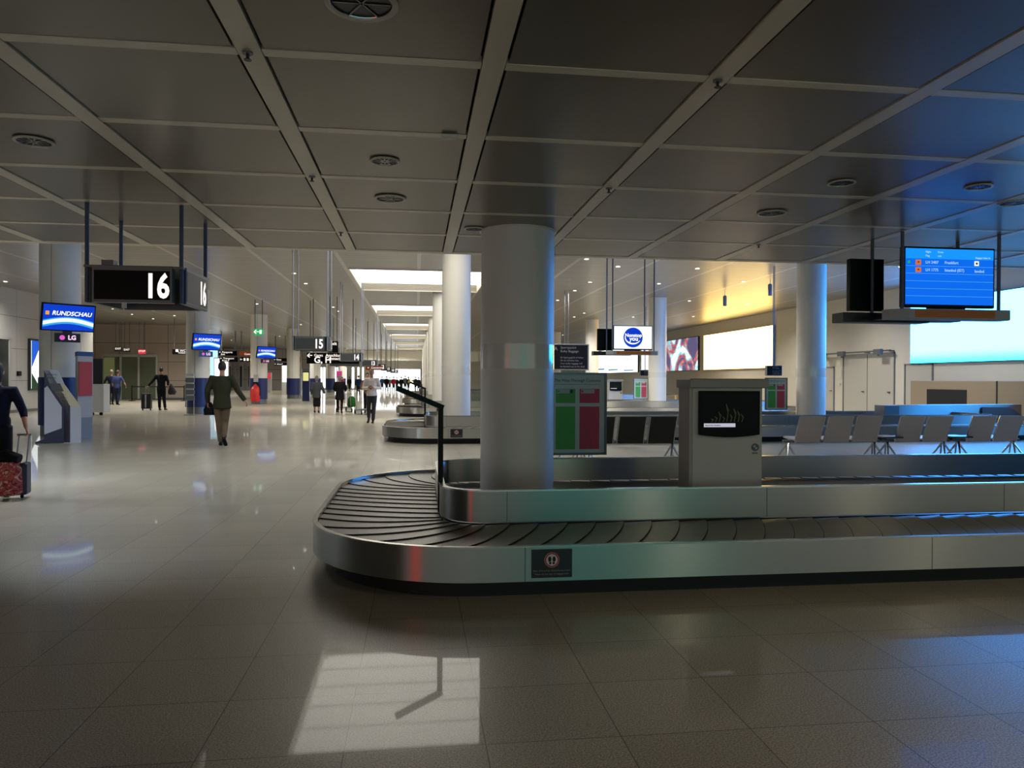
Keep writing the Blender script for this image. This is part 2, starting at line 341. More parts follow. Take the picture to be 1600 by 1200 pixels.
# ------------------------------------------------------------ baggage carousels
def carousel(t0, label, xe=16.5, plate=True, k=0):
    o = thing('baggage_carousel', label, 'baggage carousel', (0,t0,0), 0, 'baggage carousels across the hall')
    X0, Y0, Y1, R = -.83, 0., 4.36, 1.3
    def outl(d, r=None): return rr(X0+d, xe-d, Y0+d, Y1-d, (R if r is None else r)-d, 18)
    MB().prism(outl(.14), 'z', 0, .16).build('base', basem, o, smooth=True)
    mb = MB(); mb.wallring(outl(0), outl(.03), .13, .362)
    mb.mi = 1
    for x in [.73+3.0*j for j in range(5)]: mb.box(x, x+.004, Y0-.0008, Y0+.01, .13, .362)
    mb.build('side_panel', [steel, blackm], o, smooth=True)
    MB().wallring(outl(-.004), outl(.034), .362, .372).build('steel_lip', steel_l, o, smooth=True)
    MB().prism(outl(.035), 'z', .20, .325).build('belt_bed', basem, o)
    # fence island
    fx0, fy0, fy1, fr, fxe = .20, .93, 3.32, .38, xe-1.0
    def fl(d): return rr(fx0+d, fxe-d, fy0+d, fy1-d, fr-d, 14)
    mb = MB(); mb.wallring(fl(0), fl(.035), .355, .60)
    mb.mi = 1
    for x in [.72+2.2*j for j in range(6)]: mb.box(x, x+.004, fy0-.0008, fy0+.01, .36, .60)
    mb.build('fence_panel', [steel, blackm], o, smooth=True)
    MB().wallring(fl(-.005), fl(.042), .60, .613).build('fence_rail', steel_l, o, smooth=True)
    MB().prism(fl(.036), 'z', .16, .34).build('inner_deck', dgrey, o)
    # belt of overlapping crescent slats
    def path(d, fence):
        if fence: a0,b0,b1,r,e = fx0-d,fy0-d,fy1+d,fr+d,xe-1.0
        else: a0,b0,b1,r,e = X0+d,Y0+d,Y1-d,R-d,xe-1.0
        P = []
        for i in range(60): P.append((e+(a0+r-e)*i/60, b0))
        for i in range(24): a = math.radians(270-90*i/24); P.append((a0+r+r*math.cos(a), b0+r+r*math.sin(a)))
        for i in range(12): P.append((a0, b0+r+(b1-b0-2*r)*i/12))
        for i in range(24): a = math.radians(180-90*i/24); P.append((a0+r+r*math.cos(a), b1-r+r*math.sin(a)))
        for i in range(61): P.append((a0+r+(e-a0-r)*i/60, b1))
        return P
    PI_, PO = path(.006, True), path(.032, False)
    mid = [((a[0]+b[0])/2,(a[1]+b[1])/2) for a,b in zip(PI_,PO)]
    cum = [0]
    for a,b in zip(mid,mid[1:]): cum.append(cum[-1]+math.hypot(b[0]-a[0],b[1]-a[1]))
    def at(s, v):
        s = max(0,min(cum[-1]-1e-6,s)); lo,hi = 0,len(cum)-1
        while hi-lo > 1:
            m_ = (lo+hi)//2
            if cum[m_] <= s: lo = m_
            else: hi = m_
        f = (s-cum[lo])/(cum[hi]-cum[lo])
        ax = PI_[lo][0]*(1-f)+PI_[hi][0]*f; ay = PI_[lo][1]*(1-f)+PI_[hi][1]*f
        bx = PO[lo][0]*(1-f)+PO[hi][0]*f; by = PO[lo][1]*(1-f)+PO[hi][1]*f
        return ax+(bx-ax)*v, ay+(by-ay)*v
    pitch = .235; NV = 14; mb = MB()
    ns = int(cum[-1]/pitch)
    for j in range(ns):
        rows = []
        for q in range(4):
            rows.append(mb.ring([(*at(j*pitch + q/3*pitch*1.02 + .34*(i/NV)**2.2 + .05*math.sin(PI*i/NV), i/NV), .342-.010*q/3) for i in range(NV+1)]))
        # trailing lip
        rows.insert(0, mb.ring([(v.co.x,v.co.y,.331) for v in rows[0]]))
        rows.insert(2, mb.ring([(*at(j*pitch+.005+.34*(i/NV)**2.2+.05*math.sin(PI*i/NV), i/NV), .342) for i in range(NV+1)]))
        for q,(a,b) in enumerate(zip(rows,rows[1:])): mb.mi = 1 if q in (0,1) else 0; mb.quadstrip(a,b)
    bl = mb.build('belt', [rubber, slat_edge_shade], o, smooth=True)
    # sloping guard bar on a post
    g = MB(); g.tube([(.21,1.55,.34),(.21,1.55,1.262)], .032, 4, ref=(1,1,0)).tube([(.232,1.553,1.248),(-.17,1.50,1.42)], .032, 4, ref=(0,1,1)); g.build('guard_bar', mat('guard_bar_metal','121212',.35,.0,spec=.12), o)
    if k: MB().tube([(-.17,1.50,1.42),(-.21,1.495,1.437)], .034, 8).build('bar_cap', mat('yellow_cap','b09a30',.5), o)
    # notice plate on the side panel
    if plate:
        p = box('notice_plate', mat('plate_black','101216',.4), .775, 1.055, -.008, -.0005, .155, .347, o)
        MB().lathe([(.046,-.002),(.052,-.002),(.052,0),(.046,0),(.046,-.002)], n=32).build('red_ring', mat('plate_red','c06060',.5), p, loc=(.915,-.0085,.275), rot=(PI/2,0,0))
        MB().cyl(0,0,-.001,.0005,.040,28).build('disc', mat('plate_white','c8b8b8',.5), p, loc=(.915,-.0085,.275), rot=(PI/2,0,0))
        f = MB()
        for s in (-1,1):
            f.ell((.915+s*.015,-.010,.281),(.011,.0012,.019),12,8); f.ell((.915+s*.012,-.010,.254),(.008,.0012,.009),12,8)
        f.build('footprints', blackm, p)
        pl = mat('plate_text','8a8088',.5)
        text('lettering','Bitte nicht auf das Gepäckband treten!',.0165,(.915,-.0087,.203),pl,p,ext=.0004)
        text('lettering','Please do not step on baggage belt!',.0165,(.915,-.0087,.180),pl,p,ext=.0004)
    return o
cn = ['nearest steel baggage carousel with dark slatted belt','second baggage carousel beyond the benches','third baggage carousel further down the hall','fourth baggage carousel in the distance','fifth baggage carousel in the distance','farthest visible baggage carousel']
for k in range(6): carousel(4.92+12.05*k, cn[k], k=k, plate=k<3)

# ------------------------------------------------------------ info screens hanging over the carousels
def info_screens(t0, kind, label, top, x0=5.0):
    o = thing('hanging_information_screen', label, 'screen', (x0,t0,0), 0, 'hanging double screens')
    W = 1.04
    s = box('screen', black, 0, W, 0, .07, 2.27, 2.90, o, bevel=.006)
    if kind == 'flights':
        box('display', glow('flight_blue','0868e8',1.0), .02, W-.02, -.004, 0, 2.30, 2.88, s)
        hd = glow('flight_header','1590f8',1.05); ln = glow('flight_line','4aa0ff',1.0); wt = glow('flight_text','9cc8ff',1.0)
        box('header_band', hd, .02, W-.02, -.006, -.004, 2.775, 2.88, s)
        for j in range(5): box('row_line', ln, .02, W-.02, -.0065, -.004, 2.385+.078*j, 2.389+.078*j, s)
        org = glow('airline_tile','d8743a',.9)
        for j in range(2):
            box('airline_tile', org, .13,.19,-.008,-.004,2.71-.078*j,2.762-.078*j, s)
            text('tile_mark','•',.07,(.16,-.0085,2.735-.078*j),glow('tile_dark'+str(j),'7a3010',.6),s)
        text('lettering','LH 2407      Frankfurt',.042,(.24,-.009,2.737),wt,s,align='LEFT')
        text('lettering','LH 1775      Istanbul (IST)',.042,(.24,-.009,2.658),wt,s,align='LEFT')
        text('lettering','landed',.042,(.80,-.009,2.655),wt,s,align='LEFT')
        text('lettering','Flight          From',.028,(.24,-.009,2.845),wt,s,align='LEFT')
        text('lettering','Flug            von',.028,(.24,-.009,2.805),wt,s,align='LEFT')
        text('lettering','Baggage Claim 16',.024,(.98,-.009,2.795),wt,s,align='RIGHT')
        box('status_tile', glow('status_white','e8f4ff',1.), .80,.85,-.008,-.004,2.712,2.762, s)
        box('status_mark', black, .815,.835,-.009,-.006,2.727,2.747, s)
        MB().cyl(0,0,0,.003,.015,16).build('green_dot', green_l, s, loc=(.055,-.005,2.737), rot=(PI/2,0,0))
    else:
        box('display', glow('logo_screen_white','e6f4ff',1.2), .02, W-.02, -.004, 0, 2.30, 2.88, s)
        MB().cyl(0,0,0,.003,.255,48).build('round_logo', glow('logo_blue','0a3ccc',.9), s, loc=(W/2,-.005,2.59), rot=(PI/2,0,0))
        lw = glow('logo_text_white','f4faff',1.3)
        text('lettering','Nonstop',.125,(W/2+.01,-.010,2.645),lw,s,bold=.02)
        text('lettering','you',.155,(W/2+.02,-.010,2.555),lw,s,bold=.02)
        sm = MB(); pts = [(W/2+.21*math.cos(math.radians(a)),-.010,2.60+.17*math.sin(math.radians(a))) for a in range(170,331,10)]
        sm.tube(pts, [.006+.012*math.sin(PI*i/(len(pts)-1)) for i in range(len(pts))], 6); sm.build('smile_arc', lw, s)
    box('foot', black, .3, .72, .02, .06, 2.245, 2.272, s)
    MB().box(-.30,.10,.47,.54,2.27,2.84).build('rear_screen', black, o, bevel=.005)
    sh = MB(); sh.prism([(-.02,-.10),(W+.10,-.10),(W+.14,-.04),(W+.14,.12),(-.16,.12),(-.16,.0)],'z',2.14,2.245)
    sh.build('shelf', mat('shelf_grey','a8aaae',.45), o, bevel=.004)
    MB().box(-.42,.60,.40,.62,2.14,2.245).build('shelf', dgrey, o, bevel=.004)
    box('print_band', mat('orange_print','c0702c',.4), .06, W-.08, -.104, -.0995, 2.155, 2.232, o)
    MB().box(-.1,.05,.1,.42,2.16,2.22).box(.35,.5,.1,.42,2.16,2.22).build('shelf_arm', dgrey, o)
    for x,y in ((-.03,-.02),(W+.03,-.02),(-.06,.44),(W-.08,.44) if False else (.96,.44)):
        MB().cyl(x,y,2.2 if y<.3 else 2.2,top,.018,12).build('rod', rodm, o, smooth=True)
    MB().box(.5,.98,.41,.60,2.16,2.22).build('shelf_arm', dgrey, o)
    return o
info_screens(7.05, 'flights', 'blue flight list screen hanging above the nearest carousel at right', HL)
info_screens(18.4, 'logo', 'white screen with round blue logo hanging in the middle distance', HH)

# ------------------------------------------------------------ number signs over the aisle
sign_blk = mat('sign_black','060608',.4,spec=.1); sign_gry = mat('sign_grey_face','3a3e40',.4); sign_frm = mat('sign_frame','62686a',.4,.4)
def number_sign(num, t, top, label, first=False):
    o = thing('number_sign', label, 'sign', (-2.91,t,0), 0, 'hanging carousel number signs')
    W, D, z0, z1 = .80, .76, 2.17, 2.50
    face = sign_blk if first else sign_gry
    for (x0,x1,y0,y1,rot,px,py) in ((.05,W-.07,-.03,.05,0,.60,-.032),(W-.03,W+.03,.05,D-.03,PI/2,W+.032,D-.2),(.05,W-.05,D-.05,D+.03,0,None,None),(-.03,.03,.05,D-.03,0,None,None)):
        p = MB().box(x0,x1,y0,y1,z0,z1).build('sign_panel', sign_frm, o, bevel=.004)
        if y1-y0 < .2:
            if py is not None: box('panel_face', face, x0+.02,x1-.02,y0-.002,y0+.01,z0+.025,z1-.045, p)
        elif px is not None: box('panel_face', dgrey if first else sign_gry, x1-.01,x1+.002,y0+.015,y1-.015,z0+.02,z1-.03, p)
        if px is not None:
            text('number', num, .30, (px,py,z0+.14), lit_num if first or rot==0 else dimnum, p, rot=(PI/2,0,rot), sx=.72, bold=.03, va='CENTER')
    MB().box(-.02,W+.02,-.02,D+.02,z1-.02,z1).build('top_plate', sign_frm, o)
    for x,y in ((0,0),(W,0),(0,D),(W,D)):
        MB().cyl(x,y,z0,top,.018,10).build('rod', mat('sign_rod','4c5468',.5,.2) if first else mat('sign_rod_pale','8c9098',.55,.1), o, smooth=True)
    if first:
        MB().box(.12,.22,.0,.1,z1,z1+.05).build('junction_box', sign_frm, o)
        MB().box(.30,.335,-.025,0,z0-.05,z0).build('sensor', white, o)
    return o
numl = [('16',6.98,HL,'large black hanging sign showing a lit 16'),('15',17.95,HH,'first grey number sign beyond the black one, reading fifteen'),('14',28.9,HH,'second grey number sign, in front of the gate sign'),('13',39.9,HH,'small grey hanging sign showing 13'),('12',50.8,HH,'small distant hanging sign showing 12'),('11',61.8,HH,'tiny hanging number sign just beyond the 12 sign'),('10',72.7,HH,'tiny hanging number sign, last but one of the row'),('9',83.6,HH,'farthest tiny hanging sign showing 9')]
for n,t,top,l in numl: number_sign(n,t,top,l,n=='16')

# ------------------------------------------------------------ direction boards
def board(x0,x1,t,z0,z1,label,rows=(),top=HH,face=None,rod=True,cat='sign',name='direction_sign',thick=.12,rz=0):
    o = thing(name, label, cat, (x0,t,0), rz)
    W = x1-x0
    p = box('board', face or sign_blk, 0,W,0,thick,z0,z1,o,bevel=.006)
    for (txt,sz,rx,rzz,m,al,bd) in rows: text('lettering',txt,sz,(rx*W,-.004,z0+(z1-z0)*rzz),m,p,align=al,bold=bd)
    if rod:
        for x in (W*.12,W*.88):
            MB().cyl(x,thick/2,z1,top,.02,8).build('rod', rodm, o)
    return o
# x-to-world helper for things whose picture column is known in metres
def XW(px, t): 
    k = (px-800)/F
    return t*(math.sin(TH)+k*math.cos(TH))/(math.cos(TH)-k*math.sin(TH))
def ZD(px, t): return t*math.cos(TH)+XW(px,t)*math.sin(TH)
def ZW(px, py, t): return CH-(py-592-.0046*(px-651))*ZD(px,t)/F
def span(xa,xb,ya,yb,t): return XW(xa,t), XW(xb,t), ZW(xa,yb,t), ZW(xa,ya,t)
x0,x1,z0,z1 = span(479,561,551,568,35)
board(x0,x1,35,z0,z1,'wide black gate sign with left arrow and G, H',[('\u2190',.30,.06,.74,lit_num,'CENTER',.02),('Gates',.17,.14,.76,lit_num,'LEFT',.0),('G, H',.40,.14,.32,lit_num,'LEFT',.02),('Anschlussfl\u00fcge',.19,.36,.76,lit_num,'LEFT',.01),('Connecting Flights',.19,.36,.46,lit_num,'LEFT',.01)])
x0,x1,z0,z1 = span(513,528,533,551,34)
board(x0,x1,34,z0,z1,'black square sign reading Exit above the gate sign',[('Exit',.20,.5,.78,lit_num,'CENTER',.01)])
x0,x1,z0,z1 = span(515,561,561,572,46)
board(x0,x1,46,z0,z1,'dark sign behind and below the number 14',[('Gates',.18,.42,.5,lit_num,'LEFT',0)],face=sign_gry)
x0,x1,z0,z1 = span(480,516,544,549,36)
board(x0,x1,36,z0,z1,'thin dark beam sign between 15 and the gate sign',face=sign_gry)
x0,x1,z0,z1 = span(571,597,571,578,48)
board(x0,x1,48,z0,z1,'orange-brown sign above the man in white shirt',[('\u2190  Connecting',.17,.1,.5,lit_num,'LEFT',0)],face=orange_l)
x0,x1,z0,z1 = span(341,370,548,555.5,60)
board(x0,x1,60,z0,z1,'upper black sign board right of the second column',[('\u2190 Passports',.2,.03,.7,lit_num,'LEFT',0),('Exit',.2,.14,.25,lit_num,'LEFT',0)])
x0,x1,z0,z1 = span(341,370,557.5,565,60)
board(x0,x1,60.3,z0,z1,'lower black sign board right of the second column',[('\u2190 Transport',.2,.03,.7,lit_num,'LEFT',0),('Area F',.2,.14,.25,lit_num,'LEFT',0)])
x0,x1,z0,z1 = span(373.5,394,549,556,60)
board(x0,x1,60,z0,z1,'orange-brown sign board beside the black ones',[('Connections',.2,.4,.4,lit_num,'LEFT',0)],face=orange_l)
o = board(x0,x1,60.3,ZW(380,565,60),ZW(380,558,60),'black sign with white pictograms and a yellow square',[('\u2190',.25,.1,.5,lit_num,'CENTER',0)])
W_ = x1-x0
for j,m_ in enumerate((lit_num,lit_num,yellow_l)): box('pictogram', m_, W_*(.28+.24*j), W_*(.42+.24*j)+ (0 if j<2 else .03), -.006,0, ZW(380,563.5,60), ZW(380,559.5,60), o)
x0,x1,z0,z1 = span(427,448,559.5,564.5,66)
board(x0,x1,66,z0,z1,'small upper black sign left of the fourth navy column',[('\u2190 Gates',.18,.03,.5,lit_num,'LEFT',0)])
x0,x1,z0,z1 = span(427,447,566.5,571,66)
board(x0,x1,66.3,z0,z1,'small lower black sign left of the fourth navy column',[('\u2190 Area F',.18,.03,.5,lit_num,'LEFT',0)])
x0,x1,z0,z1 = span(269,293,545.5,553.5,48)
board(x0,x1,48,z0,z1,'brown-black pictogram sign above the man in black suit',[('\u25a0 WC',.22,.2,.68,lit_num,'LEFT',0),('Toilets',.16,.36,.3,lit_num,'LEFT',0)])
x0,x1,z0,z1 = span(396,411,513.5,523.5,36)
o = board(x0,x1,36,z0,z1,'green illuminated exit sign with white arrow',[('\u2190',.30,.30,.5,lit_num,'CENTER',.02)],face=green_l,name='exit_sign')
box('pictogram', lit_num, (x1-x0)*.62,(x1-x0)*.85,-.006,0,z0+(z1-z0)*.2,z0+(z1-z0)*.8,o)
for (a,b_,y0_,y1_,m_,l) in ((179,190,542,549,green_l,'left green exit sign over the glass doors'),(193,203,544,550,green_l,'right green exit sign over the glass doors'),(216,227,546,553,red_l,'small glowing red sign over the glass doors')):
    x0,x1,z0,z1 = span(a,b_,y0_,y1_,52)
    o = board(x0,x1,52,z0,z1,l,[('EXIT' if m_ is green_l else 'STOP',.18,.5,.6,lit_num,'CENTER',0)],face=m_ if m_ is red_l else sign_gry,name='exit_sign')
# poster-style baggage signs
def bag_sign(px0,px1,py0,py1,t,label,top=HH,big=True):
    x0,x1,z0,z1 = span(px0,px1,py0,py1,t)
    o = thing('baggage_sign', label, 'sign', (x0,t,0), 0, 'dark bulky baggage signs')
    W = x1-x0; H = z1-z0
    p = box('board', sign_frm, 0,W,0,.14,z0,z1,o,bevel=.008)
    box('panel_face', mat('sign_face_dark','07070c',.5,spec=.1), .13*W if big else .03*W, W-.03*W, -.006,.0, z0+.04*H, z1-.04*H, p)
    if big:
        text('lettering','//A',H*.20,(.155*W,-.008,z1-.19*H),mat('sign_text_grey','5c5c64',.5),p,align='LEFT',bold=.02)
    ft = mat('sign_text_grey','5c5c64',.5)
    s = H*.125
    for j,tx in enumerate(('Sperrgep\u00e4ck','Bulky Baggage')): text('lettering',tx,s,(.36*W,-.008,z1-(.14+.14*j)*H),ft,p,align='LEFT')
    for j,tx in enumerate(('Ihr Sperrgep\u00e4ck erhalten','Sie am Schalter hier.','Your bulky baggage will','be handed out at the desk.')): text('lettering',tx,s*.72,(.36*W,-.008,z1-(.52+.115*j)*H),ft,p,align='LEFT')
    for x in (W*.46,W*.54): MB().cyl(x,.07,z1,top,.014,8).build('rod', rodm, o)
    return o
bag_sign(850,920,537,578,30,'black baggage text sign hanging beside the nearest column')
bag_sign(1000,1017,578,587,36,'small dark baggage sign beside the slim middle column',big=False)
bag_sign(1198,1222,571,587,22.5,'small dark baggage sign left of the blue-lit column',big=False)

# ------------------------------------------------------------ customs posters
def poster(x, t, z0, label, H=.935, W=.68):
    o = thing('customs_poster', label, 'poster', (x,t,z0), 0, 'green and red customs posters')
    fr = MB(); fr.wallring([(-.0,0),(W,0),(W,H),(0,H)],[(.025,.025),(W-.025,.025),(W-.025,H-.025),(.025,H-.025)],0,.05)
    f = fr.build('frame', mat('poster_frame','5c6468',.35,.6), o, rot=(PI/2,0,0), loc=(0,.0,0))
    p = box('sheet', mat('poster_sheet','b0c4c0',.6), .02, W-.02, -.035, -.01, .02, H-.02, o)
    g = mat('poster_green','48a04c',.6); r = mat('poster_red','b0405a',.6)
    for (m_,xa,xb,n_) in ((g,.09,.315,'green_column'),(r,.365,.595,'red_column')):
        box(n_, m_, xa,xb,-.038,-.035,.065,.55,p); box(n_, m_, xa,xb,-.038,-.035,.59,.75,p)
        box('caption_box', mat('poster_caption','9fb0b0',.6), xa+.015, xb-.06,-.040,-.038,.70,.745,p)
    box('blue_mark', mat('poster_blue','1c3a58',.6), .25,.285,-.040,-.038,.70,.74,p)
    box('green_circle_mark', g, .11,.13,-.042,-.040,.71,.735,p); box('red_square_mark', r, .385,.405,-.042,-.040,.71,.735,p)
    text('heading','The Way Through Customs',.047,(W/2,-.037,.845),mat('poster_ink','3c5654',.6),p)
    MB().box(.08,.60,-.037,-.035,.80,.803).build('rule', mat('poster_ink','3c5654',.6), p)
    for s in (.16,.50): MB().tube([(s,-.01,.02),(s-.03,-.01,-.035)],.006,6).tube([(s,-.01,.02),(s+.03,-.01,-.035)],.006,6).build('clip', chrome, o)
    return o
poster(1.47, 8.22, .645, 'green and red customs poster right of the nearest column')
poster(10.02, 20.25, .645, 'green and red customs poster beside the blue-lit column')
poster(9.75, 32.4, .645, 'small distant customs poster left of the slim middle column')

# ------------------------------------------------------------ white television kiosks
def tv_kiosk(x, t, label, k):
    o = thing('television_kiosk', label, 'kiosk', (x,t,0), 0, 'white television kiosks on the carousels')
    W, D = .66, .30; kw = mat('kiosk_white','b4b2aa',.45)
    MB().box(0,W,0,D,.34,1.475).build('body', kw, o, bevel=.012)
    MB().box(-.022,-.004,.015,D-.02,.34,1.44).box(-.028,0,.0,.02,.34,1.44).build('side_trim', mat('kiosk_trim','9a968c',.4), o, bevel=.004)
    MB().box(-.035,W+.045,-.035,D+.02,1.43,1.515).build('cap', mat('kiosk_cap','8e8c84',.45), o, bevel=.01)
    tv = MB(); pts = [(.055,1.405),(.055,1.015)]+[(.055+.56*i/10, 1.015-.022*math.sin(PI*i/10)) for i in range(1,10)]+[(.615,1.015),(.615,1.405)]
    tv.prism(pts,'y',-.045,0); tv = tv.build('television', mat('tv_gloss','040405',.3,spec=.08), o, bevel=.006)
    MB().box(.075,.595,-.048,-.044,1.06,1.375).build('picture', glow('tv_dark','030404',.4), tv)
    ln = glow('tv_plants','6c7a4a',.22)
    for j in range(9):
        bx = .16+.035*j; h_ = [.03,.05,.09,.05,.16,.07,.12,.10,.07][j]
        MB().tube([(bx,-.050,1.13),(bx+.012,-.050,1.13+h_*.5),(bx-.006,-.050,1.13+h_),(bx+.02,-.050,1.13+h_*.6)],.0022,5).build('plant_stem', ln, tv)
    MB().box(.09,.38,-.052,-.048,1.085,1.118).build('caption_strip', glow('tv_caption','c8c8d8',.8), tv)
    text('lettering','Bayerischer Rundfunk',.016,(.10,-.0535,1.101),mat('caption_ink','202020',.5),tv,align='LEFT')
    e = MB().cyl(0,0,0,.006,.034,32).build('round_emblem', mat('emblem_black','101014',.2), o, loc=(W-.07,-.001,.90), rot=(PI/2,0,0))
    MB().prism([(0,0)]+[(.021*math.cos(a*PI/16),.021*math.sin(a*PI/16)) for a in range(9)],'z',.006,.0075).prism([(0,0)]+[(-.021*math.cos(a*PI/16),-.021*math.sin(a*PI/16)) for a in range(9)],'z',.006,.0075).build('blue_quarters', mat('emblem_blue','2a4a6a',.3), e)
    MB().prism([(0,0)]+[(-.021*math.sin(a*PI/16),.021*math.cos(a*PI/16)) for a in range(9)],'z',.006,.0075).prism([(0,0)]+[(.021*math.sin(a*PI/16),-.021*math.cos(a*PI/16)) for a in range(9)],'z',.006,.0075).build('pale_quarters', mat('emblem_pale','98a0a0',.3), e)
    text('lettering','BMW',.022,(W-.07,-.002,.845),mat('emblem_ink','4a4c4c',.5),o)
    return o
tv_kiosk(2.43, 6.28, 'white kiosk with black television, standing on the nearest carousel', 0)
tv_kiosk(8.75, 33.0, 'small distant white kiosk with black television, seen under the logo screen', 1)

# ------------------------------------------------------------ beam benches
seat_m = mat('seat_grey','bcb2ae',.4); seat_k = mat('seat_black','191918',.3)
def bench(x, t, n, label, m, pitch=.575, table=False):
    o = thing('beam_bench', label, 'bench', (x,t,0), 0, 'rows of seats between the carousels')
    L_ = pitch*n
    MB().box(-.15,L_+.1,.20,.27,.33,.38).build('beam', mgrey, o, bevel=.006)
    for xx in (-.06, L_-.03):
        MB().tube([(xx-.11,.02,0),(xx+.02,.235,.34)],[.014,.02],8).tube([(xx+.11,.02,0),(xx-.02,.235,.34)],[.014,.02],8).tube([(xx-.11,.45,0),(xx+.02,.235,.34)],[.014,.02],8).tube([(xx+.11,.45,0),(xx-.02,.235,.34)],[.014,.02],8).build('leg', chrome, o, smooth=True)
    for i in range(n):
        a = .04+pitch*i; W = .50
        b = MB(); n_ = 10; prof = []
        for q in range(n_+1):
            u = q/n_; prof.append((.14-.19*u**1.2, .34+.50*u))
        fr = b.ring([(a,y-.012,z) for y,z in prof]); 
        pts = [(y-.012,z) for y,z in prof]+[(y+.012,z) for y,z in prof[::-1]]
        b = MB(); b.prism(pts,'x',a,a+W); b.build('backrest', m, o)
        b = MB(); b.tube([(a,y,z) for y,z in prof],[.014]*(n_+1),6); b.build('side_frame', chrome, o); MB().tube([(a+W,y,z) for y,z in prof],[.014]*(n_+1),6).build('side_frame', chrome, o)
        b = MB(); b.prism([(.14,.37),(.14,.40),(.30,.395),(.56,.425),(.60,.41),(.58,.395),(.30,.365)],'x',a,a+W); b.build('seat', m, o)
    if table: MB().box(L_+.03,L_+.45,.02,.5,.41,.44).build('side_table', mat('bench_table','2c2c30',.3), o, bevel=.01)
    return o
bench(3.0, 12.9, 3, 'dark bench seats seen between the poster and the kiosk', seat_k)
bench(7.02, 12.9, 3, 'grey bench of three seats right of the television kiosk', seat_m, table=True)
bench(9.05, 12.9, 2, 'grey bench of two seats under the flight screen', seat_m, table=True)
bench(10.55, 12.9, 2, 'grey bench seats at the right edge of the view', seat_m)

# ------------------------------------------------------------ light boxes on the right wall
def lightbox(t0,t1,z0,z1,label,m):
    o = thing('wall_light_box', label, 'light box', (XR,(t0+t1)/2,0), 0, 'illuminated advertising boxes on the right wall')
    h = (t1-t0)/2
    MB().box(-.12,0,-h,h,z0,z1).build('frame', dgrey, o, bevel=.01)
    return o, box('display', m, -.13,-.12,-h+.03,h-.03,z0+.03,z1-.03,o)
def grad_glow(name, z0, z1, ca, cb, s, edge=.22):
    """a lit picture, coloured rim and pale middle, in wall coordinates"""
    m = glow(name, ca, s); nt = m.node_tree; b = nt.nodes['Principled BSDF']; L = nt.links.new
    g = nt.nodes.new('ShaderNodeNewGeometry'); sp = nt.nodes.new('ShaderNodeSeparateXYZ'); L(g.outputs['Position'], sp.inputs[0])
    mr = nt.nodes.new('ShaderNodeMapRange'); mr.inputs[1].default_value = z0; mr.inputs[2].default_value = z0+(z1-z0)*edge; L(sp.outputs[2], mr.inputs[0])
    mr.interpolation_type = 'SMOOTHSTEP'
    mx = nt.nodes.new('ShaderNodeMix'); mx.data_type = 'RGBA'; mx.inputs[6].default_value = (*ca,1); mx.inputs[7].default_value = (*cb,1)
    L(mr.outputs[0], mx.inputs[0]); L(mx.outputs[2], b.inputs['Emission Color']); return m
lightbox(13.5,26.2,2.16,4.48,'big glowing blue-white light box at the right edge', grad_glow('blue_advert',2.16,4.48,(.01,.34,.66),(.045,.31,1.0),L_BLUE))
lightbox(37.2,46.8,2.16,4.48,'glowing cream-yellow light box left of the blue-lit column', grad_glow('yellow_advert',2.16,4.48,(1.0,.50,.14),(1.0,.66,.20),L_YELLOW,.12))
def splash_mat():
    m = glow('splash_advert',(1,1,1),1.2); nt = m.node_tree; b = nt.nodes['Principled BSDF']; L = nt.links.new
    tc = nt.nodes.new('ShaderNodeTexCoord'); n = nt.nodes.new('ShaderNodeTexNoise'); n.inputs['Scale'].default_value = .42; n.inputs['Detail'].default_value = 5; n.inputs['Distortion'].default_value = 1.5
    L(tc.outputs['Object'], n.inputs['Vector']); cr = nt.nodes.new('ShaderNodeValToRGB'); e = cr.color_ramp.elements
    e[0].position = .36; e[0].color = (.10,.07,.16,1); e[1].position = .48; e[1].color = (.55,.10,.09,1)
    for p,c in ((.42,(.04,.10,.20,1)),(.53,(.12,.65,.75,1)),(.57,(.95,.98,1,1)),(.64,(.9,.95,1,1)),(.68,(.2,.7,.75,1))):
        q = e.new(p); q.color = c
    L(n.outputs['Fac'], cr.inputs[0]); L(cr.outputs[0], b.inputs['Emission Color']); return m
o,p = lightbox(47.8,60.5,2.16,4.48,'picture light box with white splashes and a pale panel', splash_mat())
box('pale_panel', glow('pale_panel_white',(.9,.9,1.),1.6), -.14,-.13, 2.1,6.2,2.35,4.1,o)
o,p = lightbox(61.5,80,2.16,4.48,'far white light box below the logo screen', glow('white_advert',(.92,.97,1.),2.0))
for j in range(3): box('blue_streak', glow('advert_blue%d'%j,'6aa0c8',.8), -.14,-.13,-8+5*j,-5+5.5*j,2.3+.1*j,2.42+.12*j,o)

# doors and fittings on the right wall
door_m = mat('door_grey','b3b0a6',.45); gap_m = mat('door_gap','23221e',.7)
def wall_door(n, t0, t1, H, leaves=1, rail=False):
    o = struct(MB().box(XR-.03,XR,t0,t1,0,H).build('door_%d'%n, door_m))
    fr = MB(); fr.box(XR-.05,XR,t0-.05,t0,0,H+.05).box(XR-.05,XR,t1,t1+.05,0,H+.05).box(XR-.05,XR,t0-.05,t1+.05,H,H+.05)
    fr.build('door_frame', mat('frame_grey','74767a',.45), o)
    g = MB()
    for k in range(1,leaves): tt = t0+(t1-t0)*k/leaves; g.box(XR-.034,XR-.029,tt-.015,tt+.015,0,H)
    g.box(XR-.034,XR-.029,t0,t0+.02,0,H).box(XR-.034,XR-.029,t1-.02,t1,0,H); g.build('gap_line', gap_m, o)
    for k in range(leaves):
        tt = t0+(t1-t0)*(k+.12)/leaves; MB().box(XR-.09,XR-.03,tt,tt+.14,1.03,1.06).build('door_handle', dgrey, o)
    return o
